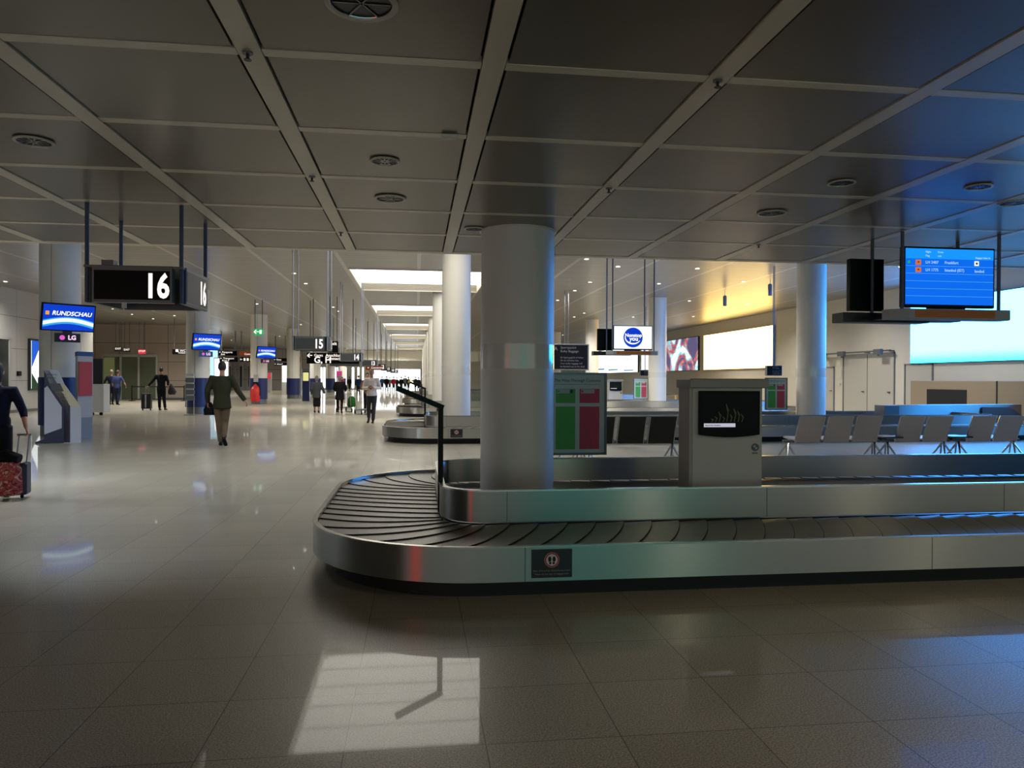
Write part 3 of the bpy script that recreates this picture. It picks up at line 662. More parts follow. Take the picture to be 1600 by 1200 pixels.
wall_door(1, 27.3, 30.8, 2.62, 2); wall_door(2, 25.1, 26.6, 2.12, 1)
wall_door(3, 31.6, 32.6, 2.1, 1)
o = tag(MB().box(XR-.30,XR-.22,27.2,32.5,2.70,2.76).box(XR-.22,XR,28.9,29.0,2.68,2.74).box(XR-.22,XR,32.2,32.3,2.68,2.74).box(XR-.22,XR,27.3,27.4,2.68,2.74).build('door_rail', mgrey), 'grey sliding rail above the double doors on the right wall', 'rail')
for t_,l in ((32.0,'left of the rail'),(30.4,'middle of the rail'),(27.8,'right of the rail')):
    tag(MB().box(XR-.45,XR-.30,t_-.2,t_+.25,2.58,2.80).cyl(XR-.37,t_,2.52,2.6,.05,12).build('drive_box', mgrey, bevel=.01), 'small grey motor box at the '+l+' above the doors', 'motor')
tag(MB().box(XR-.03,XR,30.98,31.3,1.6,2.1).box(XR-.05,XR-.02,31.05,31.2,1.3,1.4).build('switch_panel', mat('switch_white','c8c4b8',.5)), 'pale switch panel beside the double doors', 'switch panel')
o = thing('baggage_counter', 'brown counter housing with dark opening below the big blue light box', 'counter', (XR-.96,0,0))
MB().box(0,.9,17,25.0,0,1.52).build('housing', mat('counter_brown','8f7f68',.5), o, bevel=.01)
MB().box(-.02,.01,22.2,24.1,.62,1.22).build('opening', blackm, o)
MB().box(-.015,.01,20.9,20.95,0,1.52).build('joint', gap_m, o)
o = thing('conveyor_feed', 'blue-lit steel conveyor housing behind the bench seats', 'conveyor', (0,0,0))
x0,x1,z0,z1 = span(1405,1700,633,668,19.6); x1 = 17.7
MB().prism([(x0,.345),(x0,z1),(x1,z1+.02),(x1,.345)],'y',19.6,20.0).build('side_panel', steel, o)
MB().prism([(x0-.5,.345),(x0-.5,z1),(x0-.06,z1),(x0-.06,.345)],'y',19.5,20.0).build('end_box', mgrey, o, bevel=.01)
MB().prism([(x0+2.6,.36),(x0+2.6,z1-.06),(x0+3.5,z1-.06),(x0+4.1,.36)],'y',19.55,19.59).build('flap', mat('brown_flap','5c4a46',.5), o)

# ------------------------------------------------------------ ceiling fittings
def downlight(x,t,z,r,label,lit,group,kind=0):
    o = thing('downlight', label, 'ceiling light', (x,t,z), 0, group)
    n = 32 if r>.1 else 14
    MB().lathe([(r,-.006),(r*1.0,-.014),(r*.84,-.016),(r*.82,-.004),(r,-.006)],n=n).build('ring', mat('downlight_ring','c0baa8',.4), o, smooth=True)
    if r > .1:
        MB().lathe([(r*.82,-.010),(r*.80,.0),(r*.60,.02)],n=n).build('reflector', mat('reflector','8a8a8a',.15,1.), o, smooth=True)
        b = MB()
        for j in range(6 if kind else 3):
            a = PI*j/(6 if kind else 3); b.box(-r*.78,r*.78,-.004,.004,-.010,.006) if j==0 else b.prism([(-r*.78*math.cos(a)-.004*math.sin(a),-r*.78*math.sin(a)+.004*math.cos(a)),(-r*.78*math.cos(a)+.004*math.sin(a),-r*.78*math.sin(a)-.004*math.cos(a)),(r*.78*math.cos(a)+.004*math.sin(a),r*.78*math.sin(a)-.004*math.cos(a)),(r*.78*math.cos(a)-.004*math.sin(a),r*.78*math.sin(a)+.004*math.cos(a))],'z',-.010,.006)
        b.build('louvre', mat('louvre_metal','5a5a5a',.2,1.), o)
        MB().cyl(0,0,-.006,-.003,r*.8,n).build('lamp_recess', mat('lamp_recess','101010',.3,.6), o)
    else:
        MB().cyl(0,0,-.010,-.004,r*.8,n).build('lamp', lit, o)
        ld = bpy.data.lights.new('lamp_light','SPOT'); ld.energy = W_SPOT; ld.color = (1,.94,.84); ld.spot_size = math.radians(150); ld.spot_blend = .8; ld.shadow_soft_size = .08
        lo = bpy.data.objects.new('lamp_light', ld); C.objects.link(lo); lo.parent = o; lo.location = (0,0,-.03)
    return o
dl_off = None
for j,(x,t,r,k,l) in enumerate([(-.23,3.09,.15,0,'largest round downlight at the top edge of the picture'),(-.23,5.3,.105,1,'louvred round downlight, nearer of the pair left of the nearest column'),(-.23,6.39,.135,0,'open round downlight, farther of the pair left of the nearest column'),(-2.49,5.19,.12,1,'round downlight at the far left of the low ceiling'),(3.24,6.43,.135,0,'open round downlight right of the nearest column'),(3.28,5.37,.105,1,'dim round downlight above and right of the nearest column'),(4.41,5.32,.105,1,'round downlight in the blue glow above the flight screen'),(5.1,5.75,.12,0,'rightmost round downlight in the blue glow'),(.58,7.55,.07+.035,0,'downlight half hidden by the top of the nearest column')]):
    downlight(x,t,HL,r,l,None,'dark downlights in the low ceiling',k)
lamp_on = glow('small_lamp',(1.,.93,.8),L_DOWN); lamp_hot = glow('hot_lamp',(1.,.86,.60),300)
hi = [(5.15,22.1),(6.5,23.4),(6.5,27.3),(6.5,30),(9.2,27.3),(9.2,23.4),(6.5,33.8),(9.2,40),(9.2,42.6),(9.1,48.7),(12.1,26.2),(-4.3,29.5),(-4.3,26.7),(-4.3,39),(-4.3,41.3),(-7.9,52),(-15.8,30.8),(-16.2,42),(-16.5,45.5),(-14.4,42.7),(-16.4,48.7),(-14.3,46),(15.5,22),(15.9,28),(15.9,34),(15.9,41),(12.6,33),(12.6,42),(-1,93),(3.5,90),(6.5,48),(-4.3,53),(-7.9,38),(-12,36)]  # far-end lamps and some by the right wall are added fill
def lamp_label(x,t):
    col = 'near the right wall' if x > 14 else ('above the pendant speakers' if x > 11 else ('left of the yellow-lit ceiling' if x > 8 else ('above the logo screen' if x > 3 else ('added as fill over the middle of the hall' if x > -2 else ('near the row of number signs' if x > -6 else ('left of the number signs' if x > -13 else 'near the left wall'))))))
    same = sorted(b for a,b in hi if lamp_col(a) == lamp_col(x)); n = same.index(t)
    return 'tiny bright ceiling lamp %s, %s from the viewer' % (col, ['nearest','second','third','fourth','fifth','sixth','seventh','eighth'][n])
def lamp_col(x): return sum(x > v for v in (-13,-6,-2,3,8,11,14))
for j,(x,t) in enumerate(hi):
    side = 'right' if x > 0 else 'left'
    downlight(x,t,HH,.085,lamp_label(x,t), lamp_on,'small lamps in the high ceiling, %s'%side)
for j,(x,t) in enumerate([(-16,60),(-18,75),(-12,67),(-18,88),(-12,82),(-8,90),(-4.3,66),(-4.3,79),(-2,95.5),(-5.5,95.5),(3,95.5),(12,60),(12,75)]):  # fill lamps added to brighten the far ceiling and end wall
    o = downlight(x,t,HH,.085,'added fill lamp far down the high ceiling',lamp_on,'far fill lamps in the high ceiling')
    for c in o.children:
        if c.type == 'LIGHT': c.data.energy = 900
for j,(x,t) in enumerate([(-13.5,11.3),(-9.2,11.3),(-5,11.3),(6.5,11.5),(11.5,11.5),(15,20)]):  # unseen lamps added to light the left columns and the floor
    o = downlight(x,t,HH,.085,'unseen fill lamp added in the high ceiling just past the low ceiling edge',glow('fill_lamp',(1,.95,.9),1.0),'fill lamps above the edge of the low ceiling')
    for c in o.children:
        if c.type == 'LIGHT': c.data.color = (.84,.92,1.0) if x < 0 else (1,.94,.84); c.data.energy = 780 if x < 0 else 160; c.data.shadow_soft_size = .4
for x,t,l in ((12.68,29.2,'left'),(12.75,25.4,'right')):
    o = thing('pendant_speaker', l+' one of two grey cylinders hanging from the yellow-lit ceiling', 'speaker', (x,t,HH))
    MB().tube([(0,0,-.62),(0,0,-.60),(0,0,-.22),(0,0,-.18)],[.05,.075,.075,.05],16).build('housing', mat('speaker_grey','6a7078',.4), o, smooth=True)
    MB().cyl(0,0,-.2,0,.008,8).build('cord', dgrey, o)
spr = [(-.80,3.63,'nearest'),(-.80,5.79,'second'),(-.80,7.95,'third'),(2.69-1.16,4.71-1.08,'upper right'),(1.53,5.79,'right of the column'),(3.85,7.95,'near the flight screen')]
for x,t,l in spr:
    o = thing('sprinkler', 'small sprinkler head on a ceiling rail, '+l, 'sprinkler', (x,t,HL-.006), 0, 'sprinkler heads')
    MB().cyl(0,0,-.008,0,.025,14).build('flange', mgrey, o); MB().cyl(0,0,-.035,-.008,.008,8).cyl(0,0,-.038,-.035,.018,12).build('head', dgrey, o)
tag(MB().box(.20-.05,.20+.05,4.66,4.74,HL-.022,HL-.006).build('ceiling_sensor', white, bevel=.004), 'small flat white sensor box on the ceiling near the nearest column', 'sensor')

# ------------------------------------------------------------ left side: screens on pillars, kiosk, pylon, rack
def pillar_tv(k, t, label):
    o = thing('pillar_television', label, 'television', (-8.60,t-.85,2.98), math.radians(42), 'tilted televisions on the blue-footed columns')
    W,H = 1.20,.68
    s = MB().box(-W/2,W/2,-.04,.04,-H/2,H/2).build('television', black, o, bevel=.01, rot=(math.radians(12),0,0), loc=(0,-.05,0))
    d = MB(); n=24
    box('display', glow('bright_blue_%d'%k,'0a3fd0',.9), -W/2+.03,W/2-.03,-.046,-.04,-H/2+.03,H/2-.03, s)
    # light arc sweeping across the blue picture
    def band(w0,w1,zc,amp,m,y):
        q = MB(); a=[];b=[]
        for i in range(n+1):
            u=i/n; x=-W/2+.035+(W-.07)*u; zz=zc+amp*math.sin(PI*u)
            a.append((x,zz-w0)); b.append((x,zz+w1))
        q.prism(a+b[::-1],'y',y,y+.001); return q.build('light_arc', m, s)
    band(.10,.07,-.15,.10,glow('arc_cyan_%d'%k,'38a8f0',1.0),-.0485)
    band(.05,.04,-.15,.10,glow('arc_white_%d'%k,'e0f4ff',1.2),-.051)
    wt = glow('tv_lettering_%d'%k,'f0f6ff',1.3)
    text('lettering','RUNDSCHAU',.145,(.06,-.053,.10),wt,s,bold=.018,shear=.2)
    box('orange_square', glow('orange_square_%d'%k,'e8a040',1.), -.52,-.44,-.053,-.046,.055,.145,s)
    lb = MB().box(-.28,.28,-.03,.05,-H/2-.27,-H/2-.05).build('brand_box', mat('brand_black','0a0408',.3), o)
    pk = glow('pink_lettering_%d'%k,'f8c8f0',1.3)
    text('lettering','LG',.15,(.09,-.034,-H/2-.16),pk,lb,bold=.03)
    MB().cyl(0,0,0,.003,.06,24).build('round_emblem', glow('magenta_%d'%k,'d058b8',1.1), lb, loc=(-.13,-.031,-H/2-.16), rot=(PI/2,0,0))
    MB().tube([(-.0,0,0),(-.30,.45,0)],.04,8).build('bracket', dgrey, o)
    MB().box(-.10,.10,.0,.04,-H/2-.08,-.2).build('hanger', dgrey, o)
for k,(t,l) in enumerate(((20.4,'largest blue television on the far left column, beside the 16 sign'),(32.5,'middle blue television above the man in olive jacket'),(44.6,'smallest blue television near the green exit sign'))): pillar_tv(k,t,l)

# check-in kiosk
x_k = XW(88,17.6)
o = thing('self_service_kiosk', 'blue and white self-service kiosk standing by the far left column', 'kiosk', (XW(64,17.9),17.9,0), math.radians(8))
kb = mat('kiosk_navy','141c3c',.3); kw2 = mat('kiosk_pale','a8aebc',.4)
prof = [(-.10,0),(.98,0),(.98,.88),(.42,1.60),(.34,1.66),(.10,1.66),(.10,.12),(-.12,.03)]
def kpoly(p, x0, x1, name, m, bev=0): 
    return MB().prism(p,'y',x0,x1).build(name, m, o, bevel=bev)
kp = [(0,0),(.62,0),(.62,.86),(.30,1.58),(.22,1.66),(.10,1.66),(.07,.25)]
kpoly([(-.12,0),(.60,0),(.60,.84),(.18,1.66),(.06,1.66),(.06,.10),(-.12,.03)],0,.42,'body',kb,.01)
kpoly([(.07,.20),(.42,.34),(.42,.82),(.13,1.30),(.07,1.25)],-.012,0,'side_panel',kw2)
MB().prism([(.46,0.0),(.80,0.0),(.80,.82),(.46,.84)],'y',-.0,.05).build('lower_front', kw2, o)
MB().prism([(.46,.84),(.80,.82),(.46,1.34),(.18,1.34)],'y',-.0,.05).build('keyboard_slope', mat('kiosk_cream','b8b098',.4), o)
MB().prism([(.18,1.34),(.46,1.34),(.33,1.67),(.06,1.67)],'y',-.0,.05).build('head_panel', kw2, o)
sc_ = MB().prism([(.24,1.14+.04),(.46,1.14+.04),(.385,1.36),(.165,1.36)],'y',-.008,.0).build('touch_screen', mat('kiosk_screen','30343c',.15), o)
text('lettering','Self Service',.055,(.21,-.006,1.56),mat('kiosk_ink','303848',.5),o,sx=.9)
text('lettering','Check-in',.055,(.22,-.006,1.49),mat('kiosk_ink','303848',.5),o,sx=.9)
kk = MB()
for j in range(3): kk.box(.36+.03*j,.50+.03*j,-.004,0,1.10-.07*j,1.105-.07*j)
kk.build('slot', dgrey, o)

# pylon with red poster
x0,x1,z0,z1 = span(122,152,556,678,19.6)
o = thing('information_pylon', 'grey and white pylon with red poster beside the kiosk', 'pylon', (x0,19.45,0))
W = x1-x0
MB().prism([(0,0),(W*.55,-.45),(W,-.1),(W*.5,.35)],'z',.52,z1).build('body', lgrey, o)
MB().prism([(0.02,0),(W*.55,-.43),(W*.98,-.1),(W*.5,.33)],'z',0,.52).build('steel_foot', mat('pylon_foot','7c7e7c',.3), o)
MB().prism([(-.01,0),(W*.55,-.47),(W+.01,-.1),(W*.5,.36)],'z',z1-.02,z1+.09).build('blue_cap', mat('cap_blue','1c2c6c',.4), o)
a, b_ = Vector((W*.58,-.425,0)), Vector((W*.97,-.125,0)); nn = Vector((.45*W*.9,0,0)); off = Vector((.02,-.03,0))
MB().prism([(a.x+off.x,a.y+off.y),(b_.x+off.x,b_.y+off.y),(b_.x,b_.y),(a.x,a.y)],'z',1.05,1.88).build('red_poster', red_p, o)
ang = math.atan2(b_.y-a.y,b_.x-a.x)
text('lettering','i',.2,((a.x+b_.x)/2-.08,(a.y+b_.y)/2-.07,1.66),mat('poster_white','d0b0b0',.5),o,rot=(PI/2,0,ang),bold=.02)
text('lettering','Service',.08,((a.x+b_.x)/2,(a.y+b_.y)/2-.045,1.42),mat('poster_white','d0b0b0',.5),o,rot=(PI/2,0,ang))
# small cabinet on castors
x0,x1,z0,z1 = span(153,160,600,641,31)
o = thing('white_cabinet','narrow white cabinet on castors behind the pylon','cabinet',(x0-.3,31,0))
MB().box(0,x1-x0+.35,0,.6,.12,z1).build('body', white, o, bevel=.02); MB().box(.0,x1-x0+.3,.0,.05,z1,z1+1.0).build('pole_panel', dgrey, o)
for xx in (.1,x1-x0+.25): MB().tube([(xx,-.02,.06),(xx,.04,.06)],.06,12).build('castor', black, o)
# leaflet rack
x0,x1,z0,z1 = span(298,307,584,641,31.4)
o = thing('leaflet_rack','chrome leaflet rack standing by the second navy-footed column','rack',(x0-.1,31.2,0))
for xx in (0,.28): MB().cyl(xx,0,0,z1,.014,8).build('pole', chrome, o)
MB().box(-.05,.33,-.2,.2,0,.02).build('foot', mgrey, o)
for j in range(4):
    MB().prism([(-.1,.62+.24*j),(.0,.58+.24*j),(.02,.76+.24*j),(-.06,.78+.24*j)],'x',-.03,.31).build('tray', mgrey, o)
    MB().prism([(-.08,.66+.24*j),(-.03,.64+.24*j),(-.0,.85+.24*j),(-.04,.86+.24*j)],'x',.0,.28).build('leaflets', mat('paper','c4c4bc',.6), o)
MB().box(-.02,.30,-.0,.02,z1-.25,z1).build('header', lgrey, o)
# fire extinguisher at the third pillar
o = thing('fire_extinguisher','red fire extinguisher hanging on the third navy-footed column','fire extinguisher',(XW(399,43.78),43.78,0))
MB().lathe([(0.001,.15),(.24,.15),(.26,.22),(.26,.85),(.16,1.02),(.06,1.08),(.05,1.18),(.001,1.18)],n=20).build('bottle', mat('extinguisher_red','c02420',.35), o, smooth=True)
MB().box(-.12,.12,-.03,.03,1.18,1.28).tube([(.05,0,1.2),(.25,-.05,1.1),(.27,-.05,.5)],.025,6).build('valve', black, o)
MB().box(-.10,.10,.0,.30,1.28,1.7).build('bracket', lgrey, o)
# wall advert at left, with a dark shop window
o = thing('wall_display','tall backlit blue and white display on the left wall','display',(XL,0,0))
MB().box(0,.10,34.5,37.6,.92,3.18).build('frame', dgrey, o)
adm = glow('display_white',(.93,.97,1.),2.0)
box('picture', adm, .10,.11,34.6,37.5,1.0,3.1,o)
MB().prism([(34.6,3.1),(35.5,3.1),(34.6,1.9)],'x',.11,.115).build('blue_wedge', glow('wedge_blue','2060d8',.9), o)
MB().prism([(34.6,1.0),(36.2,1.0),(35.2,1.15),(34.6,1.7)],'x',.11,.115).build('dark_corner', glow('wedge_green','305838',.5), o)
struct(MB().box(XL,XL+.04,27,33.0,.9,3.1).build('window_2', mat('shop_glass_dark','20262a',.1)))
mb = MB()
for t in (27,29,31,32.9): mb.box(XL+.03,XL+.08,t,t+.12,.9,3.1)
mb.box(XL+.03,XL+.08,27,33,3.05,3.15).box(XL+.03,XL+.08,27,33,.85,.95); struct(mb.build('trim_2', lgrey))
tag(MB().box(XL,XL+.08,33.6,33.85,1.55,1.75).build('wall_box', black, bevel=.01), 'small black device on the left wall beside the backlit display', 'wall device')
# glass sliding doors in the alcove
x0,x1,z0,z1 = span(160,245,555,620,53.9)
o = struct(box('door_4', mat('door_green_glass','5c6450',.15), x0,x1,53.9,54.0,0,z1))
fm = MB()
for k in range(4): xx = x0+(x1-x0)*k/3; fm.box(xx-.06,xx+.06,53.84,53.9,0,z1)
fm.box(x0,x1,53.84,53.9,z1-.1,z1+.08); fm.build('door_frame', lgrey, o)
box('lit_pane', glow('lit_corridor','7c8050',.35), x0+.1,x0+(x1-x0)/3-.4,53.86,53.9,0.1,z1-.15,o)
o = thing('barrier_post','black belt barrier in front of the alcove doors','barrier',(XW(206,50),50,0))
for xx in (0,3.2): MB().cyl(xx,0,0,1.0,.035,10).cyl(xx,0,0,.04,.2,16).build('post', black, o)
MB().box(0,3.2,-.01,.01,.08,.14).box(0,3.2,-.01,.01,.88,.95).build('belt', blackm, o)
# far doors and shop fronts
for k,(a,c) in enumerate(((356,362),(364,368),(373,380),(386,391))):
    x0,x1,z0,z1 = span(a,c,567,608,95.9)
    o = struct(box('door_%d'%(5+k), mat('far_door','b0aeb0',.4), x0,x1,95.9,96.0,0,z1))
    box('door_pane', mat('pane_dark','3a3c40',.2), x0+.15,x1-.15,95.87,95.9,.4,z1-.4,o)
def far_lit(px0,px1,py0,py1,t,label,m,cat='light box',name='lit_shop_window',base=None):
    x0,x1,z0,z1 = span(px0,px1,py0,py1,t); z0 = max(z0,.02)
    o = thing(name,label,cat,((x0+x1)/2,t,0))
    h=(x1-x0)/2; MB().box(-h-.05,h+.05,.02,.25,0,z1+.08).build('housing', base or lgrey, o); box('display', m, -h,h,0,.02,z0,z1,o); return o
far_lit(441,448,571,597,68,'tall white lit panel left of the fourth navy column', glow('fp1',(.95,.97,1.),2.2))
far_lit(328,340,547,590,70,'blue-white lit shop window behind the man in olive jacket', glow('fp2',(.45,.75,.95),1.3))
far_lit(335,356,560,588,69,'bright white lit shop display behind the man in olive jacket', glow('fp3',(.95,.97,1.),2.4))
o = far_lit(473.5,482,582,595,50,'yellow lit picture on a navy information stand', glow('fp4','e0dc90',1.0),name='information_stand',cat='display',base=navy)
for j,(a,c) in enumerate(((501,503),(505,508),(523,525),(527,529.5),(537,541),(550,553),(558.5,561),(566,568))):
    far_lit(a,c,574,606,99+.2*j,['first','second','third','fourth','fifth','sixth','seventh','eighth'][j]+' narrow bright window strip from the left at the far end', glow('strip%d'%j,(.95,.98,1.),3.0),cat='window',name='window_strip')
far_lit(466,471,577,592,90,'pale blue lit shop front right of the fourth navy column', glow('fp5',(.5,.7,.8),.8))
far_lit(512,520,570,594,94,'blue-grey lit shop front under the gate sign', glow('fp6',(.55,.72,.85),.7))
far_lit(526,534,580,590,92,'magenta lit advert in the distance', glow('fp7','c83878',.8))
far_lit(466.5,469.5,558,566,62,'small orange lit sign right of the fourth navy column', orange_l, name='orange_sign', cat='sign')
far_lit(846,872,576.5,583,101,'thin bright strip under the black baggage sign', glow('fp8',(.9,.97,1.),2.2))
far_lit(419,423,583,592,80,'small red sign right of the third navy column', red_l, name='red_sign', cat='sign')

# ------------------------------------------------------------ things behind the viewer, mirrored in the steel
o = thing('advert_wall','teal backlit advertising wall behind the viewer','light box',(4.9,-8.95,0))
MB().box(-2.8,2.8,0,.12,.1,2.85).build('frame', dgrey, o); box('display', glow('teal_advert','58a8a4',2.4), -2.7,2.7,.12,.14,.15,2.75,o)
o = thing('red_advert_pillar','narrow red lit pillar behind the viewer','light box',(-8.0,-3.8,0), math.radians(-43))
MB().box(-.35,.35,-.2,.2,0,2.5).build('housing', dgrey, o); box('display', glow('red_advert','e83018',4.5), -.30,.30,.2,.22,.1,2.4,o)

# ============================================================ PEOPLE
def cloth(name, hexcol, rough=.8): return mat('cloth_'+name, hexcol, rough, noise=.12, nscale=9, spec=.2)
def remesh(o, v, sm=4):
    for md in list(o.modifiers): o.modifiers.remove(md)
    r = o.modifiers.new('skin_over','REMESH'); r.mode = 'VOXEL'; r.voxel_size = v; r.use_smooth_shade = True
    q = o.modifiers.new('soften','SMOOTH'); q.iterations = sm; q.factor = .5
def person(x, t, rz, H, label, pose=None, top='coat', top_m=None, leg_m=None, skirt=False, hem=.86, hair_m=None, hair='short', shoe_m=None, vox=.02, face=False, group=None, sleeve=1.0, bulk=1.0, lean=0.):
    o = thing('person', label, 'person', (x,t,0), rz, group)
    S = H/1.80; p = dict(hipL=(-.09,0,.93),hipR=(.09,0,.93),kneeL=(-.10,.06,.50),kneeR=(.10,-.02,.50),ankL=(-.10,.14,.09),ankR=(.10,-.16,.11),
        shL=(-.185,0,1.44),shR=(.185,0,1.44),elL=(-.24,-.05,1.17),elR=(.24,.05,1.17),wrL=(-.25,.05,.93),wrR=(.25,.12,.94),hdL=(0,.02,-1),hdR=(0,.05,-1),head=(0,.02,1.68),footL=(0,1,0),footR=(0,1,-.25))
    p.update(pose or {}); V = lambda k: Vector(p[k])*S
    Ln = lambda v, z: Vector((v[0], v[1]+lean*max(0,z-.9), z))*S
    for k in ('shL','shR'): p[k] = (p[k][0],p[k][1]+lean*.5,p[k][2])
    hd = V('head')+Vector((0,lean*.75*S,0))
    b = MB(); N = 12
    b.tube([Ln((0,0),z) for z in (.88,.96,1.08,1.28,1.40,1.47)], [(r1*S*bulk,r2*S*bulk) for r1,r2 in ((.10,.08),(.150,.105),(.125,.09),(.155,.105),(.15,.085),(.06,.055))], N, ref=(1,0,0))
    nk = Ln((0,0),1.46); b.tube([nk, hd-Vector((0,.01,.06))*S], [.055*S,.05*S], N)
    b.ell(hd,(.074*S,.092*S,.115*S),16,12); b.ell(hd+Vector((0,.03,-.06))*S,(.052*S,.055*S,.055*S),12,8)
    for sx in (-1,1): b.ell(hd+Vector((sx*.076,-.005,-.01))*S,(.012*S,.022*S,.032*S),8,6)
    if face: b.tube([hd+Vector((0,.088,.02))*S, hd+Vector((0,.112,-.022))*S, hd+Vector((0,.09,-.034))*S],[.008*S,.015*S,.010*S],8)
    for q in 'LR':
        s_,e_,w_ = V('sh'+q),V('el'+q),V('wr'+q)
        b.tube([s_,(s_+e_)/2,e_,(e_*.55+w_*.45),w_],[.052*S,.046*S,.040*S,.037*S,.026*S],N)
        h_,k_,a_ = V('hip'+q),V('knee'+q),V('ank'+q)
        b.tube([h_,(h_+k_)/2,k_,(k_*.65+a_*.35),a_],[.080*S,.070*S,.052*S,.052*S,.036*S],N)
        # hand: palm, four fingers, thumb
        d = V('hd'+q).normalized(); side = 1 if q=='R' else -1
        fw = Vector(p.get('palm'+q,(0,1,0))); fw = (fw-d*fw.dot(d)).normalized(); nrm = d.cross(fw)*side
        if nrm.x*side > 0 and 'palm'+q not in p: nrm = -nrm
        b.tube([w_, w_+d*.045*S, w_+d*.09*S],[(.026*S,.016*S),(.040*S,.015*S),(.040*S,.013*S)],10,ref=fw)
        curl = p.get('curl'+q,.5)
        for j in range(4):
            base = w_+d*.085*S+fw*(.030-.020*j)*S; L_ = [.068,.076,.070,.055][j]*S
            pts = [base]; ang = .1
            for seg in range(3):
                ang += curl; pts.append(pts[-1]+(d*math.cos(ang)+nrm*math.sin(ang))*L_*[.45,.32,.23][seg])
            b.tube(pts,[.0095*S,.009*S,.008*S,.007*S],7)
        b.tube([w_+d*.025*S+fw*.02*S, w_+d*.055*S+fw*.055*S, w_+d*.085*S+fw*.06*S+nrm*.02*S],[.013*S,.010*S,.008*S],7)
    body = b.build('body', skin, o); remesh(body, min(vox,.012 if vox < .02 else vox), 2)
    # upper garment
    c = MB(); g = 1.14*bulk
    rows = [(hem,.175,.135),(hem+.08,.17,.13),(1.08,.150,.112),(1.28,.178,.125),(1.40,.172,.105),(1.46,.085,.075),(1.50,.062,.062)]
    if hem > 1.0: rows = rows[0:1]+rows[2:]
    c.tube([Ln((0,0),z) for z,_,_ in rows], [(r1*S*bulk,r2*S*bulk) for _,r1,r2 in rows], 18, ref=(1,0,0))
    for q in 'LR':
        s_,e_,w_ = V('sh'+q),V('el'+q),V('wr'+q); w2 = e_+(w_-e_)*sleeve
        c.tube([Ln((0,0),1.40)*.55+s_*.45, s_,(s_+e_)/2,e_,(e_+w2)/2,w2],[.075*S,.070*S*bulk,.063*S*bulk,.056*S*bulk,.050*S*bulk,.043*S*bulk],14)
    gt = c.build(top, top_m, o); remesh(gt, vox, 5)
    if skirt:
        MB().tube([Vector((0,0,z))*S for z in (hem+.1,.7,.5,.30)],[(.15*S,.12*S),(.17*S,.14*S),(.175*S,.15*S),(.165*S,.14*S)],20,ref=(1,0,0)).build('skirt', leg_m, o, smooth=True)
    else:
        c = MB(); c.tube([Vector((0,0,z))*S for z in (1.02,.94,.86)],[(.148*S,.108*S),(.168*S,.122*S),(.13*S,.10*S)],16,ref=(1,0,0))
        for q in 'LR':
            h_,k_,a_ = V('hip'+q),V('knee'+q),V('ank'+q); a2 = k_+(a_-k_)*.97
            c.tube([h_+Vector((0,0,.02*S)),(h_+k_)/2,k_,(k_+a2)/2,a2],[.094*S,.084*S,.068*S,.064*S,.056*S],14)
        tr = c.build('trousers', leg_m, o); remesh(tr, vox, 4)
    for q in 'LR':
        a_ = V('ank'+q); f = Vector(p['foot'+q]).normalized()
        heel = a_+Vector((0,0,-.045*S))-f*.05*S; toe = a_+f*.17*S+Vector((0,0,-.06*S))
        if p['foot'+q][2] > -.1: toe.z = max(.022*S, min(toe.z,.03*S)); heel.z = max(.03*S, heel.z)
        z_ = min(heel.z,toe.z)-.028*S
        c = MB(); c.tube([heel,(heel*.6+toe*.4),toe*.9+heel*.1,toe],[(.036*S,.032*S),(.044*S,.036*S),(.046*S,.026*S),(.03*S,.018*S)],12,ref=(1,0,0)).tube([a_+Vector((0,0,.02*S)),heel*.7+toe*.3],[.040*S,.038*S],12)
        sh = c.build('shoe', shoe_m or black, o); remesh(sh, min(vox,.012), 2)
    c = MB()
    if hair != 'none':
        c.ell(hd+Vector((0,-.016,.024))*S,(.083*S,.096*S,.112*S),16,12)
        if hair == 'long': c.ell(hd+Vector((0,-.045,-.05))*S,(.080*S,.065*S,.13*S),14,10)
        if hair == 'scarf': c.ell(hd+Vector((0,-.02,-.03))*S,(.090*S,.095*S,.14*S),14,10)
        if face:
            c = MB(); c.ell(hd+Vector((0,-.02,.040))*S,(.081*S,.088*S,.098*S),16,12)
        c.build('hair', hair_m or black, o, smooth=True)
    if face:
        for sx in (-1,1):
            MB().ell(hd+Vector((sx*.03,.084,.008))*S,(.011*S,.006*S,.007*S),8,6).build('eye', mat('eye_dark','1a1410',.3), o)
            MB().tube([hd+Vector((sx*.016,.088,.026))*S,hd+Vector((sx*.045,.080,.026))*S],.004*S,6).build('eyebrow', mat('brow','2a1c14',.8), o)
        MB().tube([hd+Vector((-.022,.080,-.056))*S,hd+Vector((0,.086,-.058))*S,hd+Vector((.022,.080,-.056))*S],[.003*S,.006*S,.003*S],6).build('mouth', mat('lips','7c4438',.5), o)
    return o, S
def FT(px, py): # floor point from the picture
    Z = F*CH/(py-592-.0046*(px-651)); return Z*math.cos(TH)-(px-800)/F*Z*math.sin(TH)
dark_suit = cloth('dark_suit','0e0f12'); olive = cloth('olive','2c2c1c'); khaki = cloth('khaki','5c4c3a'); whitesh = cloth('white_shirt','d8cfc8'); greytr = cloth('grey_trousers','34353a')
navyc = cloth('navy','14142c'); greyc = cloth('grey_coat','3a3d3e'); blackc = cloth('black','0a0a0b'); redc = cloth('red','a01c34'); bluec = cloth('blue','1c3454'); jeans = cloth('jeans','1c2438'); brown = cloth('brown','5c3c2c'); dhair = mat('dark_hair','120c0a',.6); ghair = mat('grey_hair','6c6660',.7); bhair = mat('brown_hair','3a2418',.6)
tv_ = math.atan2(345-651,F)
